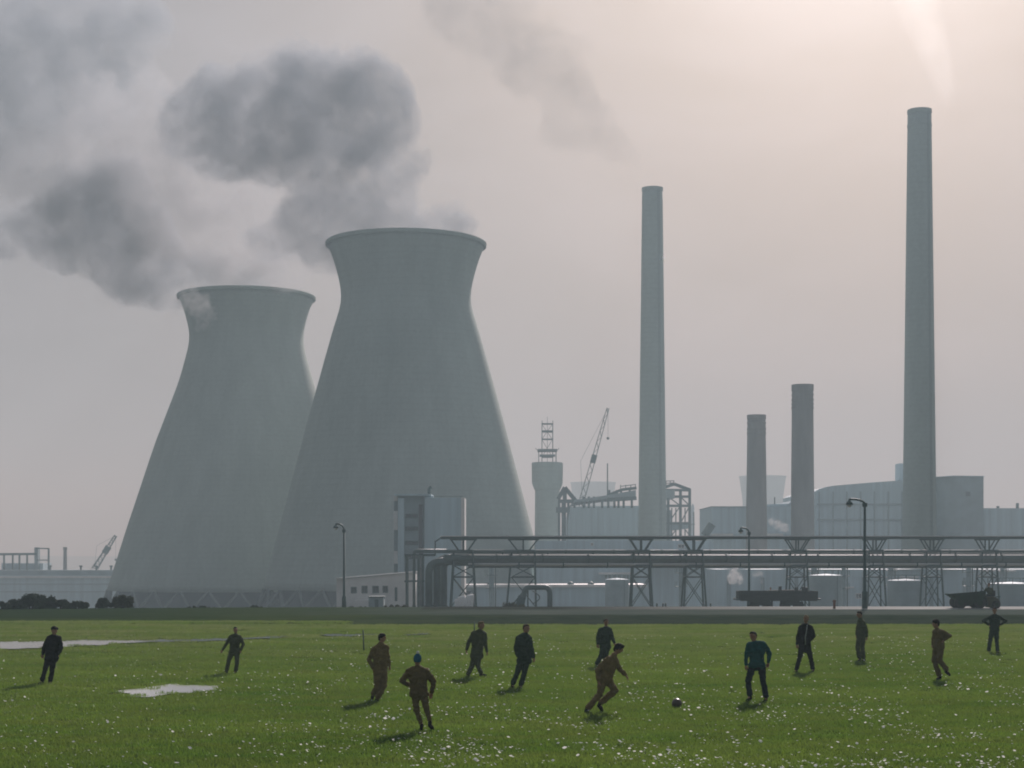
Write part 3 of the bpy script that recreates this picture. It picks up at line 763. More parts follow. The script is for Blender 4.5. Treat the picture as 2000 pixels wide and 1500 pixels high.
# pipes coming down at the left end
def riser(x, ytop, r, dd, label, m, turn=None):
    v = rk(x, 1190, dd); zg = gz(v.x, v.y)
    root = thing('riser_pipe', (v.x, v.y, zg), label, 'pipe', 'pipes turning down at the left end')
    top = rk(x, ytop, dd); pts = [Vector((v.x, v.y, zg - .2)), Vector((v.x, v.y, top.z - r * 2.5))]
    if turn is not None:
        e = rk(turn[0], turn[1], dd); c0 = pts[-1]; c1 = Vector((v.x, v.y, top.z))
        for i in range(1, 9):
            t = i / 8; pts.append(c0 * (1 - t) ** 2 + c1 * 2 * t * (1 - t) + (c1 + (e - c1).normalized() * r * 2.6) * t * t)
        pts.append(e)
    else: pts.append(top)
    mb = MB(); mb.tube(pts, r, 12); obj('pipe_run', mb, m, root, shade=True)
    mb = MB(); a = Vector((v.x, v.y, zg + .3)); mb.tube([a, a + Vector((0, 0, .18))], r * 1.35, 12); obj('flange', mb, STEEL, root)
    return root
riser(838, 1100, .46, -.3, 'fat dark pipe curving up from the ground to join the bridge, outer one', LAG, (880, 1094))
riser(853, 1092, .46, .5, 'fat dark pipe curving up from the ground to join the bridge, inner one', LAG, (884, 1090))
riser(866, 1096, .40, 1.4, 'dark pipe close behind the fat curved ones', LAG, (892, 1096))
riser(826, 1084, .14, -.7, 'slim upright pipe left of the fat curved ones', LAG, (850, 1084))
riser(809, 1075, .17, -.2, 'slim upright pipe bending over at the top row', LAG, (872, 1075))
root = thing('pipe_support_frame', base(806, 198), 'open steel frame of posts and crossbars at the end of the pipes', 'frame')
for x in (795, 818):
    for dd in (-1.2, 1.2): a = rk(x, 1084, dd); b = rk(x, 1190, dd); b.z = gz(b.x, b.y) - .1; mb = MB(); mb.bar(a, b, .2); obj('post', mb, STEEL, root)
mb = MB()
for y in (1084, 1135):
    for dd in (-1.2, 1.2): mb.bar(rk(791, y, dd), rk(850 if y < 1100 else 828, y, dd), .18)
mb.bar(rk(850, 1056, 0), rk(850, 1084, 0), .15).bar(rk(862, 1050, 0), rk(850, 1058, 0), .15)
obj('crossbar', mb, STEEL, root)

# upright pipe loop on the ground
Dl = 190
v0 = at(1050, 1190, Dl); zg = gz(v0.x, Dl)
root = thing('pipe_loop', (v0.x, Dl, zg), 'thick upright pipe loop like a square arch, standing under the bridge', 'pipe loop')
def lp(px, y): return at(px, y, Dl)
k = F / Dl; r = .30
pts = []
xa, xb, yt = 1024, 1074, 1147
pts.append(Vector((lp(xa - 6, 0).x, Dl, zg - .2))); pts.append(lp(xa - 3, yt + 22))
for i in range(9):
    t = math.pi / 2 * i / 8; pts.append(lp(xa + 10 - 10 * math.cos(t), yt + 12 - 12 * math.sin(t)))
for i in range(9):
    t = math.pi / 2 * i / 8; pts.append(lp(xb - 10 + 10 * math.sin(t), yt + 12 - 12 * math.cos(t)))
pts.append(Vector((lp(xb, 0).x, Dl, zg - .2)))
mb = MB(); mb.tube(pts, r, 14); obj('pipe_run', mb, LAG, root, shade=True)
mb = MB(); mb.bar(lp(1031, 1150) , lp(1031, 1150) - Vector((0, 0, lp(1031, 1150).z - zg)), .16).bar(lp(1020, 1165), Vector((lp(1012, 0).x, Dl, zg)), .9); obj('stay', mb, STEEL, root)
mb = MB(); mb.tube([lp(1040 + 14 * math.sin(a * math.pi), 1180 - 26 * a) for a in [i / 10 for i in range(11)]], .06, 6); obj('hose', mb, STEEL, root, shade=True)

# ------------------------------------------------------------------ lamp posts
def lamp_post(px, D, ytop, xlamp, ylamp, label, r):
    v = at(px, 1190, D); zg = gz(v.x, D)
    root = thing('lamp_post', (v.x, D, zg), label, 'lamp post', 'street lamps')
    top = at(px, ytop + (ylamp - ytop) * 1.6, D).z; H = top - zg
    k = F / D
    mb = MB(); mb.tube([(0, 0, -.2), (0, 0, H * .16), (0, 0, H * .17), (0, 0, H)], [r * 1.7, r * 1.6, r, r * .7], 12); obj('post', mb, STEEL, root, shade=True, world=False)
    L = (px - xlamp) / k; rise = (CH + (HOR - ytop) / k - zg) - H
    mb = MB(); pts = [(0, 0, H - .1)]
    for i in range(11):
        t = i / 10; a = t * math.pi * .58; pts.append((-L * (1 - math.cos(a)) / (1 - math.cos(math.pi * .58)), 0, H + rise * math.sin(a)))
    mb.tube(pts, r * .62, 8)
    e = Vector(pts[-1])
    obj('arm', mb, STEEL, root, shade=True, world=False)
    mb = MB(); mb.tube([e + Vector((0, 0, .05)), e - Vector((0, 0, .12)), e - Vector((0, 0, .2)), e - Vector((0, 0, .36))], [.05, .09, .2, .25], 12); sh = obj('lamp_shade', mb, STEEL, root, shade=True, world=False)
    mb = MB(); mb.ball(e - Vector((0, 0, .40)), .16, 2, (1, 1, .8)); obj('glass_bowl', mb, mat('lamp_glass', (.55, .55, .52), rough=.2), sh, shade=True, world=False)
    mb = MB(); mb.box((0, 0, H - .05), (r * 2.4, r * 2.4, .25)); obj('bracket', mb, STEEL, root, world=False)
    return root
lamp_post(1689, 112.5, 975, 1659, 981, 'nearest lamp post with a curved arm, standing at the road', .115)
lamp_post(1463, 158, 1031, 1447, 1037, 'lamp post rising behind the rail wagon', .12)
lamp_post(672, 150, 1023, 656, 1031, 'lamp post before the white office and the cooling towers', .12)

# ------------------------------------------------------------------ rail wagon
D = 150; k = F / D
v = at(1517, 1190, D); zg = gz(v.x, D)
root = thing('rail_wagon', (v.x, D, zg), 'dark low sided rail wagon on eight wheels, standing beyond the road', 'wagon')
WAG = mat('tarry_planks', (.05, .06, .05), rough=.9, var=.35, scale=1.5, stretch=(.5, 1, 6), bump=.2)
L = 152 / k; zf = 1.02; zs = 1.62
mb = MB(); mb.box((0, 0, zf), (L, 2.4, .22)).box((0, -1.1, zf - .16), (L * .98, .12, .18)).box((0, 1.1, zf - .16), (L * .98, .12, .18)); obj('bed', mb, WAG, root, world=False)
for sy in (-1, 1):
    mb = MB(); mb.box((0, sy * 1.17, (zf + zs) / 2 + .05), (L, .07, zs - zf - .06))
    for i in range(9): mb.box((-L / 2 + .3 + i * (L - .6) / 8, sy * 1.22, (zf + zs) / 2 + .05), (.1, .06, zs - zf - .04))
    obj('side_board', mb, WAG, root, world=False)
for sx in (-1, 1):
    mb = MB(); mb.box((sx * (L / 2 - .04), 0, (zf + zs) / 2 + .05), (.07, 2.25, zs - zf - .06)); obj('end_board', mb, WAG, root, world=False)
    mb = MB(); mb.tube([(sx * L / 2, -.8, zf - .1), (sx * (L / 2 + .3), -.8, zf - .1)], .08, 8).tube([(sx * L / 2, .8, zf - .1), (sx * (L / 2 + .3), .8, zf - .1)], .08, 8); obj('buffer', mb, STEEL, root, world=False)
for bx in (1486, 1546):
    mb = MB(); x = (bx - 1517) / k; mb.box((x, -.95, .55), (1.75, .12, .34)).box((x, .95, .55), (1.75, .12, .34)).box((x, 0, .66), (.4, 1.9, .3)); bg_ = obj('bogie', mb, WAG, root, world=False)
    for wx in (-13, 13):
        for sy in (-1, 1):
            mb = MB(); c0 = Vector((x + wx / k, sy * .78, .36)); mb.tube([c0 - Vector((0, .06, 0)), c0 + Vector((0, .06, 0))], .36, 20).tube([c0 - Vector((0, .09, 0)), c0 + Vector((0, .09, 0))], .1, 10)
            obj('wheel', mb, WAG, bg_, world=False)
mb = MB()
for sx, h in ((.25, .28), (1.7, .2), (2.3, .24), (2.6, .18)): mb.box((sx, -.3, zs - .1 + h / 2), (.22, .5, h + .5))
mb.hull([((-.7, 0, zs - .2), .3), ((1.5, 0, zs - .1), .25), ((2.8, 0, zs - .2), .25)]); obj('load', mb, WAG, root, world=False)

# ------------------------------------------------------------------ site dumper
D = 113; k = F / D
v = at(1903, 1190, D); zg = gz(v.x, D)
root = thing('site_dumper', (v.x, D, zg), 'muddy green site dumper with a tipping skip, on the road at right', 'dumper')
DG = mat('muddy_green_paint', (.022, .042, .024), rough=1.0, var=.35, scale=3, spec=0.0); TY = mat('tyre_rubber', (.03, .032, .03), rough=.9, scale=5)
MUD = mat('dusty_bonnet', (.07, .07, .035), rough=.8, var=.3, scale=4)
def dq(px, y): return ((px - 1903) / k, CH + (HOR - y) / k - zg)
mb = MB(); sk = [dq(1851, 1161.0), dq(1920, 1155.5), dq(1914, 1172), dq(1906, 1177), dq(1870, 1177), dq(1862, 1168)]
for y0 in (-.80, .74): mb.prism(sk, y0, y0 + .06)
for p_, q_ in ((0, 5), (5, 4), (4, 3), (3, 2), (2, 1)): mb.bar((sk[p_][0], 0, sk[p_][1]), (sk[q_][0], 0, sk[q_][1]), .05, 1.47) if False else mb.prism([sk[p_], sk[q_], (sk[q_][0], sk[q_][1] + .05), (sk[p_][0], sk[p_][1] + .05)] if abs(sk[p_][0] - sk[q_][0]) > .12 else [sk[p_], sk[q_], (sk[q_][0] - .05, sk[q_][1]), (sk[p_][0] - .05, sk[p_][1])], -.74, .74)
obj('skip', mb, DG, root, world=False)
mb = MB(); mb.prism([dq(1866, 1177.4), dq(1944, 1177.4), dq(1944, 1183), dq(1866, 1183)], -.28, .28); obj('chassis', mb, DG, root, world=False)
mb = MB(); mb.prism([dq(1924, 1166), dq(1936, 1164), dq(1946, 1169), dq(1951, 1177), dq(1949, 1186), dq(1927, 1186)], -.38, .38); obj('engine_cover', mb, MUD, root, world=False)
mb = MB(); x, z = dq(1934, 1163.2); mb.box((x, 0, z), (.5, .5, .1)).box((x + .24, 0, z + .16), (.08, .46, .36)); obj('seat', mb, TY, root, world=False)
mb = MB(); a = Vector((dq(1921, 1168)[0], 0, dq(1921, 1168)[1])); b = Vector((dq(1924, 1158)[0], 0, dq(1924, 1158)[1])); mb.tube([a, b], .03, 8)
mb.tube([b + Vector((.05 * math.sin(t), .19 * math.cos(t), .12 * math.sin(t) * 0 + .02)) for t in [i * math.pi / 8 for i in range(17)]], .018, 6); obj('steering_wheel', mb, STEEL, root, world=False)
mb = MB(); x, z = dq(1950, 1166); mb.tube([(x - .15, .2, z - .3), (x - .15, .2, z), (x + .2, .2, z + .02)], .035, 8); obj('exhaust_pipe', mb, STEEL, root, world=False)
for px, rr_, dy in ((1871, .40, .62), (1908, .40, .62), (1942, .27, .45)):
    for sy in (-1, 1):
        mb = MB(); c0 = Vector(((px - 1903) / k, sy * dy, rr_)); mb.tube([c0 - Vector((0, .14, 0)), c0 - Vector((0, .1, 0)), c0 + Vector((0, .1, 0)), c0 + Vector((0, .14, 0))], [rr_ * .86, rr_, rr_, rr_ * .86], 24)
        w = obj('wheel', mb, TY, root, world=False)
        mb = MB(); mb.tube([c0 - Vector((0, .15, 0)), c0 + Vector((0, .15, 0))], rr_ * .5, 16); obj('hub', mb, DG, w, world=False)

# ------------------------------------------------------------------ small posts
def stake(px, ytop, ybot, D, r, label, m, name, lean=0):
    a = at(px, ybot, D); a.z = gz(a.x, D) - .05; b = at(px + lean, ytop, D)
    mb = MB(); mb.tube([a, b], [r, r * .85], 8); return tag(obj(name, mb, m, shade=True, loc=(a.x, a.y, a.z)), label, 'post', 'posts on the field')
stake(711, 1230, 1272, CH * F / (1272 - HOR), .028, 'thin stake standing in the grass left of the man in brown overalls', STEEL, 'stake', -2)
stake(926.5, 1214, 1240, CH * F / (1236 - HOR), .03, 'thin stake behind the shoulder of the striding man', STEEL, 'stake')
a = at(1629.5, 1190, 112); a.z = gz(a.x, 112)
root = thing('marker_post', a, 'short rusty post at the road, left of the nearest lamp post', 'post', 'posts on the field')
mb = MB(); mb.tube([(0, 0, -.1), (0, 0, .46)], .085, 10); obj('shaft', mb, RUST, root, world=False)
mb = MB(); mb.tube([(0, 0, .465), (0, 0, .52), (0, 0, .6)], [.12, .13, .08], 10); obj('cap', mb, RUST, root, world=False)
for px, D in ((1283, 175), (1295, 175), (1300, 176), (1373, 180), (1388, 182)):
    a = at(px, 1190, D); a.z = gz(a.x, D)
    mb = MB(); mb.tube([(a.x, a.y, a.z - .1), (a.x, a.y, a.z + .55)], .1, 8).ball((a.x, a.y, a.z + .56), .11, 1)
    tag(obj('bollard', mb, STEEL, shade=True, loc=tuple(a)), 'short dark bollard near the foot of a braced trestle', 'bollard', 'bollards by the trestles')
# low bright litter heap by the left trestle: white sacks
SACK = mat('white_sack', (.75, .75, .74), rough=.6, var=.1, scale=3)
for i, (px, y, s) in enumerate(((894, 1172, .34), (901, 1168, .4), (911, 1170, .36), (918, 1165, .42), (905, 1174, .3))):
    D = 188; a = at(px, y, D); b = Vector((a.x, D, gz(a.x, D)))
    mb = MB(); mb.hull([((a.x - s * .6, D, a.z - .05), s * .55), ((a.x + s * .6, D + .1, a.z + .05), s * .5), ((a.x, D, b.z + .2), s * .8)])
    tag(obj('white_sack', mb, SACK, shade=True, loc=tuple(b)), 'bulging white sack in the pile under the left end trestle', 'sack', 'white sacks under the pipes')

# ------------------------------------------------------------------ bushes
LEAF = mat('dark_leaves', (.030, .050, .022), rough=.7, var=.5, scale=1.2)
LEAF2 = mat('olive_leaves', (.060, .066, .026), rough=.7, var=.4, scale=1.2)
BARK = mat('grey_bark', (.06, .055, .045), rough=.95, scale=8)
def bush(px0, px1, ytop, D, label, name='bush', cat='bush', m=None, group='bushes at the field edge', blobs=11, leaves=4200, seed=1, ybot=1198):
    rnd = random.Random(seed)
    xa, xb = at(px0, 1190, D).x, at(px1, 1190, D).x; cx = (xa + xb) / 2; zg = gz(cx, D); H = at(0, ytop, D).z - zg
    root = thing(name, (cx, D, zg), label, cat, group)
    w = (xb - xa) / 2
    bl = []
    for i in range(blobs):
        u = rnd.uniform(-.9, .9); rr_ = rnd.uniform(.28, .5) * min(H, w * 1.2)
        bl.append((Vector((u * w, rnd.uniform(-.3, .3) * w, min(H - rr_, rnd.uniform(.15, .8) * H * (1 - .25 * abs(u))))), rr_))
    bl.append((Vector((0, 0, H - .38 * min(H, w * 1.2))), .38 * min(H, w * 1.2)))
    bm = bmesh.new()
    for i in range(leaves):
        c0, r0 = rnd.choice(bl)
        d = Vector((rnd.gauss(0, 1), rnd.gauss(0, 1), rnd.gauss(0, 1))).normalized()
        p = c0 + d * r0 * (rnd.random() ** .35) * (1 + .25 * noise.noise(c0 + d * 2.2))
        if p.z < .02: p.z = rnd.uniform(.02, .4 * H)
        s = rnd.uniform(.06, .12) * (H / 1.4) ** .5
        a = Vector((rnd.gauss(0, 1), rnd.gauss(0, 1), rnd.gauss(0, 1))).normalized(); b = a.orthogonal().normalized()
        bm.faces.new([bm.verts.new(p + a * s), bm.verts.new(p + b * s * .55), bm.verts.new(p - a * s), bm.verts.new(p - b * s * .55)])
    mb = MB(); mb.bm.free(); mb.bm = bm
    obj('crown', mb, m or LEAF, root, world=False)
    mb = MB()
    for i in range(5): u = rnd.uniform(-.4, .4) * w; mb.tube([(u * .4, 0, -.1), (u * .7, rnd.uniform(-.1, .1), H * .35), (u, rnd.uniform(-.2, .2), H * .7)], [.05, .035, .015], 6)
    obj('trunk', mb, BARK, root, shade=True, world=False)
    return root
bush(-40, 20, 1171, 115, 'low dark bush at the left frame edge', seed=1)
bush(4, 52, 1170, 116, 'low dark bush with a pointed top, left of the highest bush', seed=2)
bush(38, 82, 1160, 116, 'highest rounded dark bush of the row at far left', seed=3, leaves=5200)
bush(64, 104, 1162, 117, 'rounded dark bush right beside the highest one', seed=4)
bush(92, 146, 1171, 116, 'broad dark bush in the middle of the left row', seed=5, leaves=5200)
bush(128, 174, 1174, 116, 'low dark bush ending the left row', seed=6)
bush(190, 218, 1167, 117, 'narrow upright bush at the foot of the far cooling tower', seed=7, leaves=2600, blobs=12)
bush(224, 258, 1162, 118, 'olive upright bush before the far cooling tower legs', seed=8, m=LEAF2, blobs=12)
bush(360, 430, 1183, 124, 'low scrub before the cooling tower legs', seed=9, leaves=1800)
bush(480, 512, 1182, 122, 'small dark bush below the gap between the cooling towers', seed=10, leaves=1500)
bush(545, 660, 1186, 124, 'long low scrub left of the white office', seed=11, leaves=2400)
bush(680, 730, 1184, 128, 'low tawny mound of scrub at the foot of the left lamp post', seed=12, m=LEAF2, leaves=1800)
bush(750, 800, 1181, 140, 'low tawny scrub right of the dark site hut', seed=13, m=LEAF2, leaves=1800)
bush(980, 1025, 1176, 150, 'grey scrub left of the upright pipe loop', seed=14, m=LEAF2, leaves=1600)
# ------------------------------------------------------------------ people
def cloth(name, col, var=.3): return mat(name, col, rough=.9, var=var, scale=9, spec=.1, bump=.3)
SKIN = mat('skin', (.30, .17, .11), rough=.6, var=.12, scale=20, spec=.3)
HAIR_D = cloth('dark_hair', (.015, .012, .010)); HAIR_B = cloth('brown_hair', (.06, .04, .025)); HAIR_F = cloth('fair_hair', (.20, .15, .08))
C_BROWN = cloth('brown_drill', (.13, .098, .042)); C_OLIVE = cloth('olive_drill', (.075, .085, .045)); C_GREEN = cloth('dark_green_cloth', (.035, .055, .038))
C_BLACK = cloth('black_cloth', (.012, .013, .012)); C_TEAL = cloth('teal_wool', (.014, .078, .080)); C_NAVY = cloth('navy_cloth', (.015, .024, .030))
C_BLUE = cloth('blue_wool', (.015, .10, .16)); C_TAN = cloth('tan_drill', (.17, .125, .055)); C_WHITE = cloth('white_cloth', (.6, .6, .58), .1)
BOOT = cloth('black_leather', (.015, .013, .011))
EYE = mat('eye', (.05, .04, .035), rough=.2, scale=5)

def remeshed(name, mb, m, voxel, parent=None, loc=None, folds=0.0, fseed=0, smooth=2):
    """Melt the collected shapes into one continuous skin."""
    me = bpy.data.meshes.new('tmp'); bmesh.ops.recalc_face_normals(mb.bm, faces=mb.bm.faces); mb.bm.to_mesh(me); mb.bm.free()
    t = bpy.data.objects.new('tmp', me); COL.objects.link(t)
    md = t.modifiers.new('r', 'REMESH'); md.mode = 'VOXEL'; md.voxel_size = voxel
    ms = t.modifiers.new('s', 'SMOOTH'); ms.iterations = smooth; ms.factor = .5
    dg = bpy.context.evaluated_depsgraph_get()
    out = bpy.data.meshes.new_from_object(t.evaluated_get(dg), depsgraph=dg)
    bpy.data.objects.remove(t); bpy.data.meshes.remove(me)
    if folds:
        ns = [v.normal.copy() for v in out.vertices]; o3 = Vector((fseed * 7.3, 1.7, 4.1))
        for v, n in zip(out.vertices, ns):
            p = v.co
            v.co = p + n * folds * (noise.noise(Vector((p.x * 9, p.y * 9, p.z * 16)) + o3) + .5 * noise.noise(Vector((p.x * 22, p.y * 22, p.z * 30)) + o3))
    for p in out.polygons: p.use_smooth = True
    out.name = name; out.materials.clear(); out.materials.append(m)
    o = bpy.data.objects.new(name, out); COL.objects.link(o)
    if parent: o.parent = parent
    if loc is not None: o.location = loc
    return o

def person(label, gy, J, s=1.0, face=(0, -1), sdp=0, wear='overalls', cols=None, hair='short', bend=None, D=None, ground=None, hat=None, slim=False, group='men kicking a ball about'):
    """J: photograph pixels of the joints; depth is worked out from the lengths of the limbs."""
    bend = bend or {}; cols = cols or {}
    D = D or CH * F / (gy - HOR)
    P = {k_: at(v[0], v[1], D) for k_, v in J.items()}
    def seg_depth(a, b, L, sgn):
        if not sgn: return
        d = P[b] - P[a]; l2 = d.x ** 2 + d.z ** 2
        P[b].y = P[a].y + sgn * min(.8 * L, math.sqrt(max(0, L * L - l2)))
    def pair(a, b, w):
        d = P[b] - P[a]; q = math.sqrt(max(0, w * w - d.x ** 2 - d.z ** 2)) * sdp
        P[a].y -= q / 2; P[b].y += q / 2
    pair('sA', 'sB', .37 * s); pair('hA', 'hB', .20 * s)
    for X in 'AB':
        for a, b, L in (('s', 'e', .29), ('e', 'w', .25), ('h', 'k', .43), ('k', 'a', .41)):
            P[b + X].y = P[a + X].y
            seg_depth(a + X, b + X, L * s, bend.get(b + X, 0))
        P['t' + X].y = P['a' + X].y
        d = P['t' + X] - P['a' + X]; h2 = d.x ** 2 + d.z ** 2
        P['t' + X].y += face[1] * math.sqrt(max(0, (.20 * s) ** 2 - h2)) * .8
    g = (P['aA'] + P['aB']) / 2
    zg = gz(g.x, D) if ground is None else ground
    org = Vector((g.x, D, zg))
    for k_ in P: P[k_] = P[k_] - org
    nk, hd = P['neck'], P['head']
    up = (hd - nk).normalized(); f = Vector((face[0], face[1], 0)).normalized(); f = (f - up * f.dot(up) * .6).normalized(); sd_ = up.cross(f).normalized()
    Sm, Hm = (P['sA'] + P['sB']) / 2, (P['hA'] + P['hB']) / 2
    us = (P['sB'] - P['sA']).normalized(); uh = (P['hB'] - P['hA']).normalized() if (P['hB'] - P['hA']).length > .02 else us
    Ws = Sm.lerp(Hm, .62)
    def foot_down(X):
        return Vector((0, 0, -1)) if abs((P['k' + X] - P['a' + X]).normalized().z) > .55 else (P['a' + X] - P['k' + X]).normalized()
    # ---- body: one continuous skin
    mb = MB()
    def torso(g_, neckline=True, hip=True):
        mb.hull([(P['sA'] + us * .02, (.062 + g_) * s), (P['sB'] - us * .02, (.062 + g_) * s), (Sm - us * .09 * s + (Hm - Sm) * .3, (.099 + g_) * s), (Sm + us * .09 * s + (Hm - Sm) * .3, (.099 + g_) * s), (nk - up * .02, (.05 + g_) * s)])
        mb.hull([(Sm - us * .09 * s + (Hm - Sm) * .3, (.099 + g_) * s), (Sm + us * .09 * s + (Hm - Sm) * .3, (.099 + g_) * s), (Ws - uh * .07 * s, (.092 + g_) * s), (Ws + uh * .07 * s, (.092 + g_) * s)])
        if hip: mb.hull([(Ws - uh * .07 * s, (.092 + g_) * s), (Ws + uh * .07 * s, (.092 + g_) * s), (Hm - uh * .075 * s, (.10 + g_) * s), (Hm + uh * .075 * s, (.10 + g_) * s)])
    def arms(g_, cut=1.0):
        for X in 'AB':
            w = P['e' + X].lerp(P['w' + X], cut)
            mb.hull([(P['s' + X], (.052 + g_) * s), (P['e' + X], (.040 + g_) * s)]); mb.hull([(P['e' + X], (.041 + g_) * s), (w, (.028 + g_) * s)])
    def legs(g_, a=0.0, b=1.0, flare=0.0):
        for X in 'AB':
            if a < .5: mb.hull([(P['h' + X], (.085 + g_) * s), (P['k' + X].lerp(P['h' + X], max(0, 1 - b * 2)) if b < .5 else P['k' + X], (.054 + g_) * s)])
            if b > .5:
                k0 = P['k' + X].lerp(P['a' + X], max(0, a * 2 - 1)); k1 = P['k' + X].lerp(P['a' + X], min(1, b * 2 - 1))
                mb.hull([(k0, (.053 + g_) * s), (k1, (.036 + g_ + flare) * s)])
    torso(0); arms(0); legs(0)
    mb.hull([(nk - up * .03, .052 * s), (hd - up * .05 * s - f * .01, .052 * s)])
    mb.hull([(hd + up * .035 * s - f * .022 * s, .078 * s), (hd + up * .035 * s + f * .02 * s, .070 * s), (hd - up * .02 * s - f * .03 * s, .066 * s)])
    mb.hull([(hd + up * .03 * s + f * .03 * s, .060 * s), (hd - up * .075 * s + f * .055 * s, .028 * s), (hd - up * .055 * s + sd_ * .03 * s + f * .02 * s, .030 * s), (hd - up * .055 * s - sd_ * .03 * s + f * .02 * s, .030 * s)])
    mb.hull([(hd + up * .022 * s + f * .088 * s, .009 * s), (hd - up * .018 * s + f * .108 * s, .013 * s), (hd - up * .018 * s + f * .08 * s, .016 * s)])
    mb.hull([(hd - up * .048 * s + f * .082 * s - sd_ * .016 * s, .008 * s), (hd - up * .048 * s + f * .082 * s + sd_ * .016 * s, .008 * s)])
    for q in (-1, 1): mb.hull([(hd + sd_ * q * .076 * s + up * .015 * s - f * .008 * s, .014 * s), (hd + sd_ * q * .074 * s - up * .025 * s, .010 * s)])
    for X in 'AB':
        w, e = P['w' + X], P['e' + X]; d = (w - e).normalized(); b_ = d.cross(f if abs(d.dot(f)) < .9 else us).normalized(); n = d.cross(b_).normalized()
        if n.dot(Hm - w) < 0: n = -n; b_ = -b_
        pc = w + d * .085 * s
        mb.hull([(w, .026 * s), (w + d * .03 * s - b_ * .018 * s, .018 * s), (w + d * .03 * s + b_ * .018 * s, .018 * s), (pc - b_ * .028 * s, .013 * s), (pc + b_ * .028 * s, .013 * s)])
        for i, L in enumerate((.072, .082, .077, .06)):
            r0 = pc + b_ * (-.030 + .020 * i) * s; r1 = r0 + (d * .8 + n * .55).normalized() * L * .5 * s; r2 = r1 + (d * .3 + n).normalized() * L * .5 * s
            mb.hull([(r0, .0105 * s), (r1, .010 * s)], 1); mb.hull([(r1, .010 * s), (r2, .0085 * s)], 1)
        t0 = w + d * .035 * s - b_ * .028 * s; t1 = t0 + (d * .7 - b_ * .6 + n * .3).normalized() * .04 * s; t2 = t1 + (d * .9 + n * .5).normalized() * .03 * s
        mb.hull([(t0, .014 * s), (t1, .012 * s)], 1); mb.hull([(t1, .012 * s), (t2, .009 * s)], 1)
        a, t = P['a' + X], P['t' + X]
        mb.hull([(a, .034 * s), (a + foot_down(X) * .045 * s, .028 * s), (a + foot_down(X) * .045 * s + (t - a) * .5, .026 * s)])
    body = remeshed('person', mb, SKIN, .0095, None, org, smooth=1)
    tag(body, label, 'person', group)
    # ---- eyes
    for q in (-1, 1):
        mb = MB(); mb.ball(hd + up * .022 * s + f * .084 * s + sd_ * q * .03 * s, .010 * s, 1); obj('eye', mb, EYE, body, shade=True, world=False)
    # ---- clothes
    gname = {'overalls': 'overalls', 'jacket': 'jacket', 'sweater': 'sweater', 'shorts': 'jacket'}[wear]
    mb = MB(); loose = .022 if wear in ('overalls', 'jacket') else .017
    torso(loose); arms(loose, .93)
    mb.hull([(nk - up * .045 * s, .075 * s), (nk - up * .005 * s - f * .01 * s, .068 * s)])
    if wear == 'overalls': legs(.026, 0, .94, .016)
    else:
        dn = -.05 if wear == 'jacket' else .005
        hem = [(Hm - uh * .085 * s + Vector((0, 0, dn)) * s, .130 * s), (Hm + uh * .085 * s + Vector((0, 0, dn)) * s, .130 * s), (Ws, .122 * s)]
        mb.hull(hem)
    up_o = remeshed(gname, mb, cols.get('top', C_BROWN), .014, body, folds=.019, fseed=len(label))
    if wear == 'overalls':
        mb = MB(); mb.hull([(Ws - uh * .075 * s + up * .0, .118 * s), (Ws + uh * .075 * s, .118 * s)])
        # a belt: the hull flattened to a band
        c0 = Ws; 
        for v in mb.bm.verts: v.co = c0 + (v.co - c0) * 1.0; v.co.z = c0.z + max(-.02, min(.02, v.co.z - c0.z))
        remeshed('belt', mb, cols.get('belt', cols.get('top', C_BROWN)), .01, up_o, smooth=1)
    else:
        mb = MB(); mb.hull([(Hm - uh * .075 * s - Vector((0, 0, .01)), .112 * s), (Hm + uh * .075 * s - Vector((0, 0, .01)), .112 * s)])
        if wear == 'shorts': legs(.034, 0, .36)
        elif slim: legs(.014, 0, .9, .0)
        else: legs(.020, 0, .94, .018)
        remeshed('shorts' if wear == 'shorts' else 'trousers', mb, cols.get('legs', C_BLACK), .014, body, folds=.019, fseed=len(label) + 3)
        if wear == 'shorts':
            for X in 'AB':
                mb = MB(); mb.hull([(P['k' + X].lerp(P['a' + X], .3), .055 * s), (P['a' + X], .045 * s)]); remeshed('sock', mb, cols.get('sock', C_BLACK), .012, body)
    # ---- boots
    for X in 'AB':
        a, t = P['a' + X], P['t' + X]; d = (t - a); d.z *= .6; hz = Vector((d.x, d.y, 0)); hz = hz.normalized() if hz.length > .02 else Vector((f.x, f.y, 0))
        down = foot_down(X)
        heel = a + down * .055 * s - hz * .03 * s
        mb = MB(); mb.hull([(a, .046 * s), (heel, .040 * s)]); mb.hull([(heel, .042 * s), (a + down * .045 * s + (t - a) * .5, .048 * s), (a.lerp(t, .98) + down * .028 * s, .038 * s)])
        remeshed('boot', mb, BOOT, .011, body)
    # ---- head wear and hair
    if hat == 'bobble':
        mb = MB(); mb.hull([(hd + up * .045 * s - f * .01 * s, .094 * s), (hd + up * .10 * s - f * .015 * s, .062 * s), (hd + up * .02 * s - f * .03 * s, .088 * s)])
        hh = remeshed('bobble_hat', mb, C_BLUE, .011, body, folds=.004)
        mb = MB(); mb.ball(hd + up * .175 * s - f * .015 * s, .036 * s, 3); remeshed('pom_pom', mb, C_WHITE, .008, hh, folds=.008)
    elif hat == 'beret':
        mb = MB(); mb.hull([(hd + up * .085 * s - sd_ * .02 * s, .075 * s), (hd + up * .085 * s + sd_ * .07 * s - f * .02 * s, .045 * s), (hd + up * .075 * s - sd_ * .07 * s + f * .0 * s, .045 * s), (hd + up * .08 * s + f * .06 * s, .04 * s)])
        remeshed('beret', mb, C_BLACK, .010, body, folds=.003)
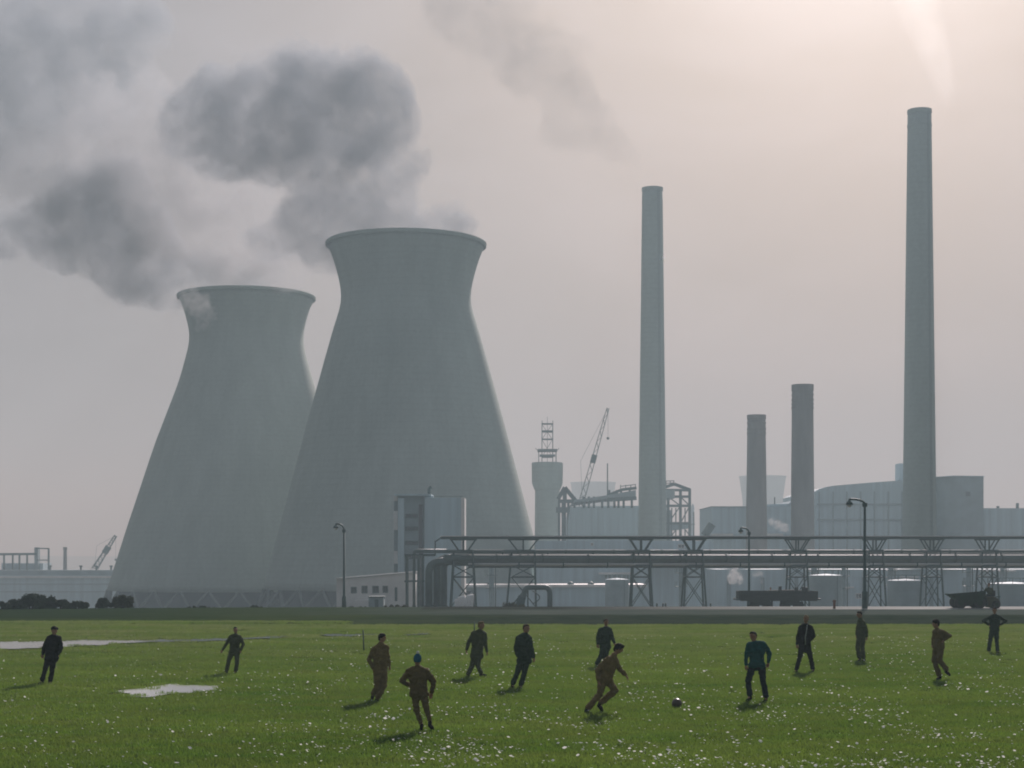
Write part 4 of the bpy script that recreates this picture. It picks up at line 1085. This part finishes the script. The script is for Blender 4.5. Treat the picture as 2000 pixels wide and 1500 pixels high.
    if hat != 'bobble':
        mb = MB(); big = {'short': .0, 'thick': .014, 'quiff': .012}[hair]
        mb.hull([(hd + up * (.040 + big) * s - f * .034 * s, (.082 + big) * s), (hd + up * .066 * s + f * .010 * s, (.066 + big * .8) * s), (hd - up * .025 * s - f * .055 * s, (.054 + big * .4) * s)])
        if hair == 'quiff': mb.hull([(hd + up * .085 * s + f * .045 * s, .045 * s), (hd + up * .115 * s + f * .065 * s, .024 * s), (hd + up * .095 * s - f * .02 * s, .055 * s)])
        remeshed('hair', mb, cols.get('hair', HAIR_D), .010, body, folds=.010)
    return body, P, dict(up=up, f=f, s=s, Ws=Ws, us=us)

person('man in a black suit and beret standing at the far left by the long water', 1337,
    dict(head=(106, 1233), neck=(105, 1241), sA=(95, 1246), sB=(116, 1247), eA=(86, 1265), wA=(84, 1277), eB=(120, 1265), wB=(114, 1277), hA=(95, 1283), hB=(106, 1283), kA=(88, 1308), aA=(82, 1330), tA=(75, 1335), kB=(102, 1308), aB=(98, 1331), tB=(101, 1336)),
    s=.97, face=(.35, -1), wear='jacket', cols=dict(top=C_BLACK, legs=C_BLACK), hat='beret')
person('man in dark overalls leaning with one arm held out, second from the left', 1317,
    dict(head=(460, 1231), neck=(460.5, 1239), sA=(450.5, 1244), sB=(469, 1245), eA=(442, 1257), wA=(435, 1269), eB=(475, 1258), wB=(470, 1270), hA=(452, 1274), hB=(463, 1274), kA=(446, 1294), aA=(442, 1312), tA=(436, 1316.5), kB=(463, 1294), aB=(460, 1311), tB=(457, 1316)),
    s=.83, face=(.2, -1), wear='overalls', cols=dict(top=C_OLIVE, hair=HAIR_D))
person('man in tan brown overalls jogging right, beside the runner in the blue hat', 1371,
    dict(head=(746.5, 1246), neck=(744.5, 1257), sA=(731.5, 1267), sB=(755, 1266), eA=(721, 1288), wA=(728, 1305), eB=(757.5, 1287), wB=(760.5, 1300), hA=(737, 1313), hB=(749, 1313), kA=(736.5, 1343), aA=(727, 1357), tA=(725, 1368), kB=(750, 1340), aB=(736, 1364), tB=(741, 1369)),
    s=.96, face=(1, .45), sdp=.4, wear='overalls', cols=dict(top=C_TAN, hair=HAIR_D), bend=dict(aA=1, kA=0))
person('running man seen from behind in blue bobble hat and brown work clothes', 1428,
    dict(head=(815.5, 1290), neck=(815, 1302), sA=(799, 1312), sB=(832, 1311), eA=(785.5, 1331), wA=(797, 1338), eB=(847, 1332), wB=(843, 1353), hA=(811, 1350), hB=(826, 1350), kA=(813, 1385), aA=(823.5, 1416), tA=(822, 1427), kB=(833, 1384), aB=(840, 1411), tB=(845, 1423)),
    s=.96, face=(.1, 1), wear='jacket', cols=dict(top=C_BROWN, legs=C_BROWN), slim=True, hat='bobble', bend=dict(wA=1, wB=1))
person('bald man in dark green jacket striding right with one toe raised', 1323,
    dict(head=(940, 1221.5), neck=(938.5, 1231), sA=(925, 1237), sB=(946, 1239), eA=(914.5, 1256), wA=(911.5, 1269), eB=(948.5, 1257), wB=(951, 1272), hA=(927, 1278), hB=(935, 1278), kA=(922, 1300), aA=(914, 1317), tA=(912, 1322), kB=(933, 1300), aB=(940, 1315), tB=(949, 1317)),
    s=1.0, face=(1, -.3), sdp=-.3, wear='jacket', cols=dict(top=C_OLIVE, legs=C_OLIVE, hair=HAIR_F))
person('man in dark green work jacket leaning back, right of the striding man', 1344,
    dict(head=(1028, 1228), neck=(1026.5, 1238), sA=(1012, 1246), sB=(1034, 1246), eA=(1007, 1266), wA=(1012, 1283), eB=(1038, 1266), wB=(1042, 1284), hA=(1018, 1287), hB=(1029, 1287), kA=(1010, 1315), aA=(1001, 1337), tA=(1003, 1343.5), kB=(1024, 1315), aB=(1017, 1338), tB=(1017, 1344)),
    s=1.03, face=(.8, -.6), sdp=-.3, wear='jacket', cols=dict(top=C_GREEN, legs=C_GREEN, hair=HAIR_B))
person('man in green overalls standing farther back, half hidden by the lunging runner', 1302,
    dict(head=(1184, 1216), neck=(1183.5, 1225), sA=(1172, 1230.5), sB=(1191.5, 1230), eA=(1167, 1246), wA=(1167.5, 1258), eB=(1196, 1245), wB=(1200, 1256), hA=(1178, 1264), hB=(1186, 1264), kA=(1174, 1281), aA=(1165, 1297), tA=(1163, 1301), kB=(1183, 1283), aB=(1180, 1298), tB=(1182, 1302)),
    s=1.0, face=(.4, -1), wear='overalls', cols=dict(top=C_GREEN, hair=HAIR_B))
person('dark haired man in brown overalls lunging right toward the ball', 1393,
    dict(head=(1208, 1268), neck=(1200.5, 1280), sA=(1184, 1290), sB=(1202, 1291), eA=(1166, 1309), wA=(1169, 1329), eB=(1210.5, 1307), wB=(1222, 1319), hA=(1176, 1329), hB=(1187, 1329), kA=(1171, 1356), aA=(1146, 1385), tA=(1150, 1392), kB=(1202, 1349), aB=(1172, 1374), tB=(1176, 1386)),
    s=1.0, face=(1, .05), sdp=.8, wear='overalls', cols=dict(top=C_TAN, hair=HAIR_D), hair='quiff')
person('man in teal sweater and dark trousers facing the ball with feet apart', 1371,
    dict(head=(1471, 1243), neck=(1473.5, 1254), sA=(1463, 1260), sB=(1492, 1258.5), eA=(1457.5, 1279), wA=(1457, 1299), eB=(1503, 1276), wB=(1501, 1294), hA=(1470, 1300), hB=(1487, 1300), kA=(1461, 1331), aA=(1464.5, 1359), tA=(1456, 1369), kB=(1491, 1333), aB=(1496, 1362), tB=(1495, 1371)),
    s=1.03, face=(-.75, -.65), sdp=.3, wear='sweater', cols=dict(top=C_TEAL, legs=C_NAVY, hair=HAIR_D))
pb, PP, q = person('man in an open black jacket walking left, hand in pocket', 1313,
    dict(head=(1574, 1209), neck=(1573.5, 1219), sA=(1564, 1224), sB=(1584, 1226), eA=(1558.5, 1242), wA=(1557, 1258.5), eB=(1590, 1242), wB=(1579, 1254), hA=(1566, 1264), hB=(1578, 1264), kA=(1561, 1288), aA=(1555, 1308.5), tA=(1548, 1313), kB=(1584, 1288), aB=(1588, 1307), tB=(1586, 1313)),
    s=1.0, face=(-.6, -.8), sdp=.2, wear='jacket', cols=dict(top=C_BLACK, legs=C_BLACK, hair=HAIR_F), bend=dict(wB=-1))
mb = MB(); c0 = (PP['sA'] + PP['sB']) / 2; fr = Vector((-.2, -1, 0)).normalized()
mb.tube([PP['neck'] + fr * .08 + Vector((.05, 0, -.02)), c0 + fr * .15 + Vector((.02, 0, -.14)), c0.lerp(q['Ws'], .8) + fr * .14, q['Ws'] + fr * .14 + Vector((.01, 0, -.16))], .016, 6); obj('jacket_trim', mb, mat('grey_trim', (.28, .30, .28), scale=9), pb, shade=True, world=False)
person('man in olive overalls seen side on, standing below the nearest lamp post', 1292,
    dict(head=(1678.5, 1200.5), neck=(1680.5, 1208), sA=(1684.5, 1215), sB=(1680, 1215), eA=(1690, 1229), wA=(1691, 1243), eB=(1676, 1231), wB=(1675, 1241), hA=(1684, 1243), hB=(1680.5, 1243), kA=(1683, 1264), aA=(1686, 1286), tA=(1681, 1291), kB=(1675.5, 1263), aB=(1680, 1286), tB=(1675, 1291)),
    s=1.0, face=(-1, -.2), sdp=.9, wear='overalls', cols=dict(top=C_OLIVE, hair=HAIR_D))
person('man in dark brown overalls running left with one foot kicked up behind', 1329,
    dict(head=(1827.5, 1219), neck=(1830, 1229), sA=(1837, 1234), sB=(1828, 1234), eA=(1852.5, 1241), wA=(1841, 1249), eB=(1826, 1249), wB=(1824, 1258), hA=(1836, 1263), hB=(1831, 1263), kA=(1834, 1290), aA=(1848, 1308), tA=(1853, 1316), kB=(1826, 1291), aB=(1836, 1320), tB=(1829, 1327)),
    s=1.03, face=(-1, -.15), sdp=.8, wear='overalls', cols=dict(top=C_BROWN, hair=HAIR_D), hair='thick')
person('man in dark overalls standing hands on hips at the far right', 1275,
    dict(head=(1942.5, 1192.5), neck=(1942.5, 1200), sA=(1933, 1205.5), sB=(1952, 1205.5), eA=(1920, 1212.5), wA=(1931, 1219.5), eB=(1964.5, 1213), wB=(1954, 1220), hA=(1938, 1231), hB=(1946.5, 1231), kA=(1933.5, 1253), aA=(1931, 1271), tA=(1929.5, 1275), kB=(1946.5, 1253), aB=(1948.5, 1271), tB=(1953, 1275)),
    s=.98, face=(-.2, -1), wear='overalls', cols=dict(top=C_GREEN, hair=HAIR_D))
person('driver in olive jacket seated on the site dumper', 1190,
    dict(head=(1931.5, 1141.5), neck=(1931, 1147.5), sA=(1925.5, 1151), sB=(1938, 1151), eA=(1923, 1158), wA=(1924, 1161), eB=(1941, 1158.5), wB=(1932, 1163), hA=(1930, 1162), hB=(1937, 1162), kA=(1921, 1165), aA=(1920, 1175), tA=(1916, 1177), kB=(1926, 1166), aB=(1925, 1177), tB=(1921, 1179)),
    s=.92, face=(-1, -.3), sdp=.4, wear='jacket', cols=dict(top=C_OLIVE, legs=C_OLIVE, hair=HAIR_D), D=113, group='men on vehicles')
person('small dark figure standing beyond the rail wagon, only shoulders showing', 1190,
    dict(head=(1505, 1149.5), neck=(1505, 1153.5), sA=(1501, 1157), sB=(1509.5, 1157), eA=(1499.5, 1164), wA=(1500.5, 1171), eB=(1511, 1164), wB=(1510, 1171), hA=(1503, 1170), hB=(1507.5, 1170), kA=(1502.5, 1180), aA=(1502, 1189), tA=(1500, 1191), kB=(1508, 1180), aB=(1508, 1189), tB=(1507, 1191)),
    s=1.0, face=(-.5, -1), wear='jacket', cols=dict(top=C_BLACK, legs=C_BLACK, hair=HAIR_D), D=156, group='men on vehicles')

# the ball: panelled leather
D = CH * F / (1383.5 - HOR); a = at(1322, 1373, D); r = 10.2 * D / F
mb = MB(); mb.ball((0, 0, 0), r, 4)
for v in mb.bm.verts:
    n = v.co.normalized(); sidx = max(range(3), key=lambda i: abs(n[i])); u_ = [n[i] / abs(n[sidx]) for i in range(3) if i != sidx]
    dd = min(min(abs(u_[0] - e) for e in (-1, -.33, .33, 1)), 1 - max(abs(t) for t in u_))
    v.co = n * r * (1 - .02 * max(0, 1 - dd / .06))
zb = gz(a.x, D) + r * .97
tag(obj('football', mb, mat('wet_leather', (.055, .040, .026), rough=.42, var=.3, scale=9, spec=.5), shade=True, world=False, loc=(a.x, D, zb)), 'old brown panelled leather football lying on the grass', 'ball')

# ------------------------------------------------------------------ grass and daisies
def grass_mat():
    m = bpy.data.materials.new('grass_blades'); m.use_nodes = True; t = m.node_tree; t.nodes.clear()
    out = nd(t, 'ShaderNodeOutputMaterial'); d = nd(t, 'ShaderNodeBsdfDiffuse'); tr = nd(t, 'ShaderNodeBsdfTranslucent'); gl = nd(t, 'ShaderNodeBsdfGlossy'); gl.inputs['Roughness'].default_value = .35
    geo = nd(t, 'ShaderNodeNewGeometry')
    def nz_(sc, st):
        mpn = nd(t, 'ShaderNodeMapping'); mpn.inputs['Scale'].default_value = st; t.links.new(geo.outputs['Position'], mpn.inputs[0])
        n = nd(t, 'ShaderNodeTexNoise'); n.inputs['Scale'].default_value = sc; n.inputs['Detail'].default_value = 4; t.links.new(mpn.outputs[0], n.inputs['Vector'])
        r = nd(t, 'ShaderNodeMapRange'); r.inputs[1].default_value = .34; r.inputs[2].default_value = .66; t.links.new(n.outputs['Fac'], r.inputs[0]); return r.outputs[0]
    oi = nd(t, 'ShaderNodeObjectInfo')
    g = mixc(t, nz_(.2, (.6, 1.3, 1)), (.038, .150, .014), (.19, .30, .052))
    g = mixc(t, math_n(t, 'MULTIPLY', nz_(.9, (.6, 1.4, 1)), .55), g, (.17, .15, .045))
    sepg = nd(t, 'ShaderNodeSeparateXYZ'); t.links.new(geo.outputs['Position'], sepg.inputs[0])
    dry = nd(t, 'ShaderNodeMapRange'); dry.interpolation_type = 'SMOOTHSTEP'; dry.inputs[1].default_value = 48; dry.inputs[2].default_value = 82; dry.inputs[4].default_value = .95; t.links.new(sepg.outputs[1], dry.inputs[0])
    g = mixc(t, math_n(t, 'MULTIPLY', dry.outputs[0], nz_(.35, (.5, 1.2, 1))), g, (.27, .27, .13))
    g = mixc(t, math_n(t, 'MULTIPLY', oi.outputs['Random'], .5), g, (.07, .12, .024))
    t.links.new(g, d.inputs[0]); t.links.new(mixc(t, .45, g, (.20, .30, .035)), tr.inputs[0])
    m1 = nd(t, 'ShaderNodeMixShader'); m1.inputs[0].default_value = .38; t.links.new(d.outputs[0], m1.inputs[1]); t.links.new(tr.outputs[0], m1.inputs[2])
    m2 = nd(t, 'ShaderNodeMixShader'); m2.inputs[0].default_value = .035; t.links.new(m1.outputs[0], m2.inputs[1]); t.links.new(gl.outputs[0], m2.inputs[2])
    t.links.new(m2.outputs[0], out.inputs[0]); return m
rnd = random.Random(11)
def tuft_mesh(n, rad, h0, h1, seed):
    r_ = random.Random(seed); bm = bmesh.new()
    for i in range(n):
        a = r_.uniform(0, 6.283); q_ = rad * math.sqrt(r_.random()); p = Vector((q_ * math.cos(a), q_ * math.sin(a), -.01)); h = r_.uniform(h0, h1); w = r_.uniform(.005, .009)
        az = r_.uniform(0, 6.283); u = Vector((math.cos(az), math.sin(az), 0)); l = Vector((r_.gauss(0, 1), r_.gauss(0, 1), 0)) * h * .35
        v = [bm.verts.new(p - u * w), bm.verts.new(p + u * w), bm.verts.new(p + l * .4 + u * w * .7 + Vector((0, 0, h * .6))), bm.verts.new(p + l * .4 - u * w * .7 + Vector((0, 0, h * .6))), bm.verts.new(p + l + Vector((0, 0, h)))]
        bm.faces.new(v[:4]); bm.faces.new((v[3], v[2], v[4]))
    me = bpy.data.meshes.new('tuft'); bm.to_mesh(me); bm.free(); return me
GM = grass_mat()
tufts = []
tuft_col = bpy.data.collections.new('tuft_shapes')
for i in range(3):
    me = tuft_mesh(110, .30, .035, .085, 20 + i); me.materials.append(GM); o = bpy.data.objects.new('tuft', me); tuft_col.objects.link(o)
pts = []
def half(y): return y * .335 + 5.5
y = 27.0
while y < 92:
    den = 17 if y < 45 else (12 if y < 62 else 8); step = .5
    n = int(2 * half(y) * step * den)
    for i in range(n):
        px, py = rnd.uniform(-half(y), half(y)), y + rnd.uniform(0, step)
        if in_puddle(px, py):
            if rnd.random() > (.06 if y < 60 else .015): continue
        elif (in_puddle(px, py + .7) or in_puddle(px, py + 1.3) or (y > 60 and in_puddle(px, py + 2.2))) and rnd.random() > .2: continue
        if py > 91 and px > -14: continue
        pts.append((px, py, gz(px, py)))
    y += step
for i in range(700):
    px, py = rnd.uniform(-40, -9), rnd.uniform(91, 95); pts.append((px, py, gz(px, py)))
gme = bpy.data.meshes.new('grass'); gme.from_pydata(pts, [], []); go = bpy.data.objects.new('grass', gme); COL.objects.link(go)
tag(go, 'short green grass growing over the playing field', 'grass', kind='stuff')
ng = bpy.data.node_groups.new('grow', 'GeometryNodeTree')
ng.interface.new_socket('Geometry', in_out='INPUT', socket_type='NodeSocketGeometry'); ng.interface.new_socket('Geometry', in_out='OUTPUT', socket_type='NodeSocketGeometry')
gi, gout = ng.nodes.new('NodeGroupInput'), ng.nodes.new('NodeGroupOutput')
iop = ng.nodes.new('GeometryNodeInstanceOnPoints'); ci = ng.nodes.new('GeometryNodeCollectionInfo'); ci.inputs['Collection'].default_value = tuft_col
ci.inputs['Separate Children'].default_value = True; iop.inputs['Pick Instance'].default_value = True
m2p = ng.nodes.new('GeometryNodeMeshToPoints')
rv = ng.nodes.new('FunctionNodeRandomValue'); rv.data_type = 'FLOAT_VECTOR'; rv.inputs[0].default_value = (-.08, -.08, 0); rv.inputs[1].default_value = (.08, .08, 6.283)
rs_ = ng.nodes.new('FunctionNodeRandomValue'); rs_.data_type = 'FLOAT'; rs_.inputs[2].default_value = .8; rs_.inputs[3].default_value = 1.35
L = ng.links
L.new(gi.outputs[0], m2p.inputs[0]); L.new(m2p.outputs[0], iop.inputs['Points']); L.new(ci.outputs[0], iop.inputs['Instance'])
L.new(rv.outputs[0], iop.inputs['Rotation']); L.new(rs_.outputs[1], iop.inputs['Scale']); L.new(iop.outputs[0], gout.inputs[0])
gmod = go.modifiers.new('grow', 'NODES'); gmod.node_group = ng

# daisies: small white heads; many tiny ones stand in for glints on the grass
PET = bpy.data.materials.new('daisy_petals'); PET.use_nodes = True; t = PET.node_tree; t.nodes.clear()
out = nd(t, 'ShaderNodeOutputMaterial'); d_ = nd(t, 'ShaderNodeBsdfDiffuse'); tr = nd(t, 'ShaderNodeBsdfTranslucent'); mx = nd(t, 'ShaderNodeMixShader'); mx.inputs[0].default_value = .35
tcn = nd(t, 'ShaderNodeTexCoord'); n_ = nd(t, 'ShaderNodeTexNoise'); n_.inputs['Scale'].default_value = 2.0; t.links.new(tcn.outputs['Object'], n_.inputs['Vector'])
cc_ = mixc(t, n_.outputs['Fac'], (.80, .80, .76), (.88, .88, .88)); t.links.new(cc_, d_.inputs[0]); t.links.new(cc_, tr.inputs[0])
t.links.new(d_.outputs[0], mx.inputs[1]); t.links.new(tr.outputs[0], mx.inputs[2]); t.links.new(mx.outputs[0], out.inputs[0])
bm = bmesh.new(); made = 0; tries = 0
while made < 4300 and tries < 60000:
    tries += 1
    py = rnd.uniform(1240, 1515); px = rnd.uniform(-300, 2350)
    D = CH * F / (py - HOR) ; x = (px - 1000) / F * D
    if in_puddle(x, D) or D > 89: continue
    w = .12 + .88 * smooth(150, 1150, px + (py - 1300) * .8)
    w *= .18 + 1.0 * smooth(-.2, .3, noise.noise((x * .45, D * .30, 2.2)))
    if rnd.random() > w: continue
    made += 1
    r_ = (.010 + .026 * rnd.random() ** 1.6) * (1.0 if rnd.random() < .92 else 1.5); h = rnd.uniform(.06, .11)
    c0 = Vector((x, D, gz(x, D) + h)); nrm = (sd * rnd.uniform(.3, 1.0) + Vector((rnd.gauss(0, .45), rnd.gauss(0, .45) - .35, 1.0))).normalized()
    u = nrm.orthogonal().normalized(); v = nrm.cross(u)
    ring = [bm.verts.new(c0 + (u * math.cos(k_ * .7854) + v * math.sin(k_ * .7854)) * r_ * (1 if k_ % 2 else .82) + nrm * r_ * .25) for k_ in range(8)]
    cc = bm.verts.new(c0)
    for k_ in range(8): bm.faces.new((cc, ring[k_], ring[(k_ + 1) % 8]))
mb = MB(); mb.bm.free(); mb.bm = bm
tag(obj('daisies', mb, PET), 'white daisies scattered all over the grass', 'flowers', kind='stuff')

# ------------------------------------------------------------------ steam and smoke
def plume(name, label, balls, dens, col, D, thick=1.0, nscale=.040, warp=13.0, aniso=.0, seed=0, edge=.20, contrast=.9, swell=1.3, group='steam plumes'):
    """balls: (column, row, radius in photograph pixels, depth offset) of the billows, at distance D."""
    k = F / D
    bl = [(at(b[0], b[1], D + (b[3] if len(b) > 3 else 0)), b[2] * swell / k) for b in balls]
    mb = MB()
    for c0, r_ in bl: mb.ball(c0, r_ * 1.04 + warp * .12, 2)
    o = remeshed(name, mb, mat('tmp_' + name, (1, 1, 1)), max(1.2 / 430 * D, min(r_ for _, r_ in bl) * .25), smooth=1)
    tag(o, label, 'smoke', group, 'stuff')
    m = bpy.data.materials.new(name); m.use_nodes = True; t = m.node_tree; t.nodes.clear()
    out = nd(t, 'ShaderNodeOutputMaterial'); pv = nd(t, 'ShaderNodeVolumePrincipled')
    pv.inputs['Color'].default_value = (*col, 1); pv.inputs['Anisotropy'].default_value = aniso; pv.inputs['Density Attribute'].default_value = ''
    geo = nd(t, 'ShaderNodeNewGeometry')
    n1 = nd(t, 'ShaderNodeTexNoise'); n1.inputs['Scale'].default_value = nscale; n1.inputs['Detail'].default_value = 6; n1.inputs['Roughness'].default_value = .62
    off = nd(t, 'ShaderNodeVectorMath', operation='ADD'); off.inputs[1].default_value = (seed * 31.7, seed * 13.1, seed * 7.7)
    t.links.new(geo.outputs['Position'], off.inputs[0]); t.links.new(off.outputs[0], n1.inputs['Vector'])
    sb = nd(t, 'ShaderNodeVectorMath', operation='SUBTRACT'); sb.inputs[1].default_value = (.5, .5, .5); t.links.new(n1.outputs['Color'], sb.inputs[0])
    sc = nd(t, 'ShaderNodeVectorMath', operation='SCALE'); sc.inputs['Scale'].default_value = warp * 2; t.links.new(sb.outputs[0], sc.inputs[0])
    ad = nd(t, 'ShaderNodeVectorMath', operation='ADD'); t.links.new(geo.outputs['Position'], ad.inputs[0]); t.links.new(sc.outputs[0], ad.inputs[1])
    acc = None
    for c0, r_ in bl:
        ds = nd(t, 'ShaderNodeVectorMath', operation='DISTANCE'); ds.inputs[1].default_value = c0; t.links.new(ad.outputs[0], ds.inputs[0])
        mr = nd(t, 'ShaderNodeMapRange'); mr.inputs[1].default_value = r_; mr.inputs[2].default_value = r_ * .25; mr.inputs[3].default_value = 0; mr.inputs[4].default_value = 1
        t.links.new(ds.outputs['Value'], mr.inputs[0])
        acc = mr.outputs[0] if acc is None else math_n(t, 'ADD', acc, mr.outputs[0])
    n2 = nd(t, 'ShaderNodeTexNoise'); n2.inputs['Scale'].default_value = nscale * 2.6; n2.inputs['Detail'].default_value = 6; n2.inputs['Roughness'].default_value = .7
    t.links.new(off.outputs[0], n2.inputs['Vector'])
    ero = math_n(t, 'MULTIPLY', math_n(t, 'SUBTRACT', n2.outputs['Fac'], .5), contrast * 3.2)
    f_ = math_n(t, 'ADD', acc, ero)
    mr = nd(t, 'ShaderNodeMapRange'); mr.interpolation_type = 'SMOOTHSTEP'; mr.inputs[1].default_value = edge * .5; mr.inputs[2].default_value = edge + .40; mr.inputs[3].default_value = 0; mr.inputs[4].default_value = dens
    t.links.new(f_, mr.inputs[0])
    # nothing where no billow reaches
    gate = math_n(t, 'MULTIPLY', mr.outputs[0], math_n(t, 'MULTIPLY', acc, 4.0, clamp=True))
    vr = nd(t, 'ShaderNodeMapRange'); vr.inputs[1].default_value = .36; vr.inputs[2].default_value = .64; vr.inputs[3].default_value = .12; vr.inputs[4].default_value = 1.7
    t.links.new(n2.outputs['Fac'], vr.inputs[0]); gate = math_n(t, 'MULTIPLY', gate, vr.outputs[0])
    t.links.new(gate, pv.inputs['Density']); t.links.new(pv.outputs[0], out.inputs['Volume'])
    o.data.materials.clear(); o.data.materials.append(m)
    return o
SHADE_GREY = (.64, .68, .73)  # steam greyed in its own colour to stand for backlit shade
plume('steam_plume', 'large dark head of steam over the taller cooling tower', [
    (570, 225, 120), (470, 225, 105), (660, 235, 120), (735, 245, 75), (770, 210, 45), (720, 190, 45), (400, 255, 80), (560, 165, 70), (430, 175, 60), (345, 265, 45), (640, 320, 95), (680, 375, 90), (690, 425, 75), (760, 370, 55), (740, 440, 50), (690, 455, 55), (760, 455, 55), (830, 450, 50), (880, 445, 45), (640, 460, 45), (870, 415, 48), (905, 428, 45), (655, 400, 65), (700, 400, 70), (620, 450, 60), (545, 455, 50), (730, 430, 60), (790, 455, 50), (780, 290, 60), (670, 440, 75), (740, 420, 70), (820, 455, 45), (600, 440, 60),
    (640, 430, 60), (560, 445, 55), (520, 470, 38), (790, 440, 45), (885, 410, 42), (920, 438, 32), (845, 440, 42), (700, 465, 45), (800, 462, 40), (600, 300, 70)], .085, SHADE_GREY, 430, seed=1)
plume('steam_plume', 'steam drifting low and left from the shorter cooling tower', [
    (190, 430, 95), (225, 480, 90), (160, 460, 80), (240, 440, 80), (200, 380, 80), (260, 470, 70), (210, 520, 60), (120, 430, 70), (180, 510, 55), (250, 400, 60), (215, 355, 50), (150, 400, 60), (305, 530, 42), (350, 545, 32), (270, 500, 55), (95, 460, 55), (40, 440, 55), (-20, 430, 60), (395, 555, 30), (440, 553, 28), (490, 553, 28), (540, 550, 26), (420, 520, 40), (400, 545, 40), (450, 545, 40), (500, 545, 38), (360, 530, 40), (320, 500, 45), (330, 540, 48), (290, 535, 50), (370, 550, 36), (345, 548, 52), (400, 548, 46), (300, 520, 60), (460, 545, 46), (520, 548, 40)], .085, SHADE_GREY, 520, seed=2)
plume('steam_plume', 'thin pale steam filling the gap between the two dark billows', [
    (330, 430, 85), (420, 450, 85), (470, 510, 60), (360, 350, 80), (260, 300, 90), (160, 290, 80), (60, 330, 80), (500, 430, 60), (540, 500, 45), (300, 380, 70), (590, 400, 50), (110, 370, 70), (200, 220, 70), (300, 200, 60), (440, 520, 45), (560, 530, 40)], .045, (.84, .85, .87), 505, seed=3, edge=.1)
plume('smoke_drift', 'dark drifting cloud of steam in the upper left corner', [
    (60, 130, 110), (130, 180, 90), (10, 210, 90), (190, 90, 80), (90, 50, 90), (230, 170, 70), (20, 280, 70), (260, 60, 60), (-50, 90, 90), (160, 10, 60)], .050, SHADE_GREY, 560, seed=4, nscale=.035)
plume('smoke_drift', 'faint brownish smoke trailing left from the tall grey chimney', [
    (1235, 310, 32), (1200, 280, 42), (1150, 235, 55), (1110, 185, 60), (1060, 130, 70), (1000, 85, 80), (930, 50, 80), (1080, 240, 45), (1120, 110, 50), (870, 20, 70)], .018, (.5, .48, .46), 520, seed=5, nscale=.03)
plume('smoke_drift', 'pale streak of smoke rising from the tallest chimney', [
    (1845, 180, 26), (1838, 150, 28), (1828, 115, 32), (1815, 75, 36), (1800, 35, 40), (1785, -10, 45)], .0042, (.99, .99, .99), 480, seed=6, nscale=.05, warp=4, aniso=.6, contrast=.5, edge=.3)
plume('steam_wisp', 'small white wisp of steam curling over the rim of the shorter cooling tower', [
    (388, 600, 26, -42), (372, 582, 20, -42), (402, 618, 20, -42), (392, 634, 12, -42)], .10, (.97, .97, .97), 520, seed=7, nscale=.22, warp=4.5, swell=1.2, contrast=1.2)
plume('steam_puff', 'white puff of steam beside the lower banded chimney', [(1508, 1018, 9), (1520, 1026, 11), (1534, 1032, 10)], .25, (.97, .97, .97), 430, seed=8, nscale=.5, warp=2.2, swell=1.1, group='steam puffs')
plume('steam_puff', 'white puff of steam under the pipe bridge left of a lamp post', [(1434, 1121, 13), (1430, 1131, 13), (1444, 1131, 12), (1438, 1113, 8)], .45, (.97, .97, .97), 300, seed=9, nscale=.9, warp=1.5, swell=1.0, group='steam puffs')
plume('steam_puff', 'thin puff of steam under the pipe bridge right of a lamp post', [(1478, 1122, 10), (1488, 1120, 8), (1488, 1137, 7)], .22, (.97, .97, .97), 300, seed=10, nscale=.9, warp=1.5, swell=1.0, group='steam puffs')

# ------------------------------------------------------------------ haze
mb = MB(); mb.box((0, 3400, 104), (9000, 6850, 248))
hz = obj('haze', mb, mat('tmp_haze', (1, 1, 1)), world=False)
tag(hz, 'blue grey haze in the air over the works', kind='stuff')
m = bpy.data.materials.new('haze'); m.use_nodes = True; t = m.node_tree; t.nodes.clear()
out = nd(t, 'ShaderNodeOutputMaterial'); pv = nd(t, 'ShaderNodeVolumePrincipled')
pv.inputs['Color'].default_value = (.346, .44, .487, 1); pv.inputs['Absorption Color'].default_value = (.65, .53, .46, 1)
pv.inputs['Density'].default_value = .00140; pv.inputs['Anisotropy'].default_value = 0.0
t.links.new(pv.outputs[0], out.inputs['Volume']); hz.data.materials.clear(); hz.data.materials.append(m)
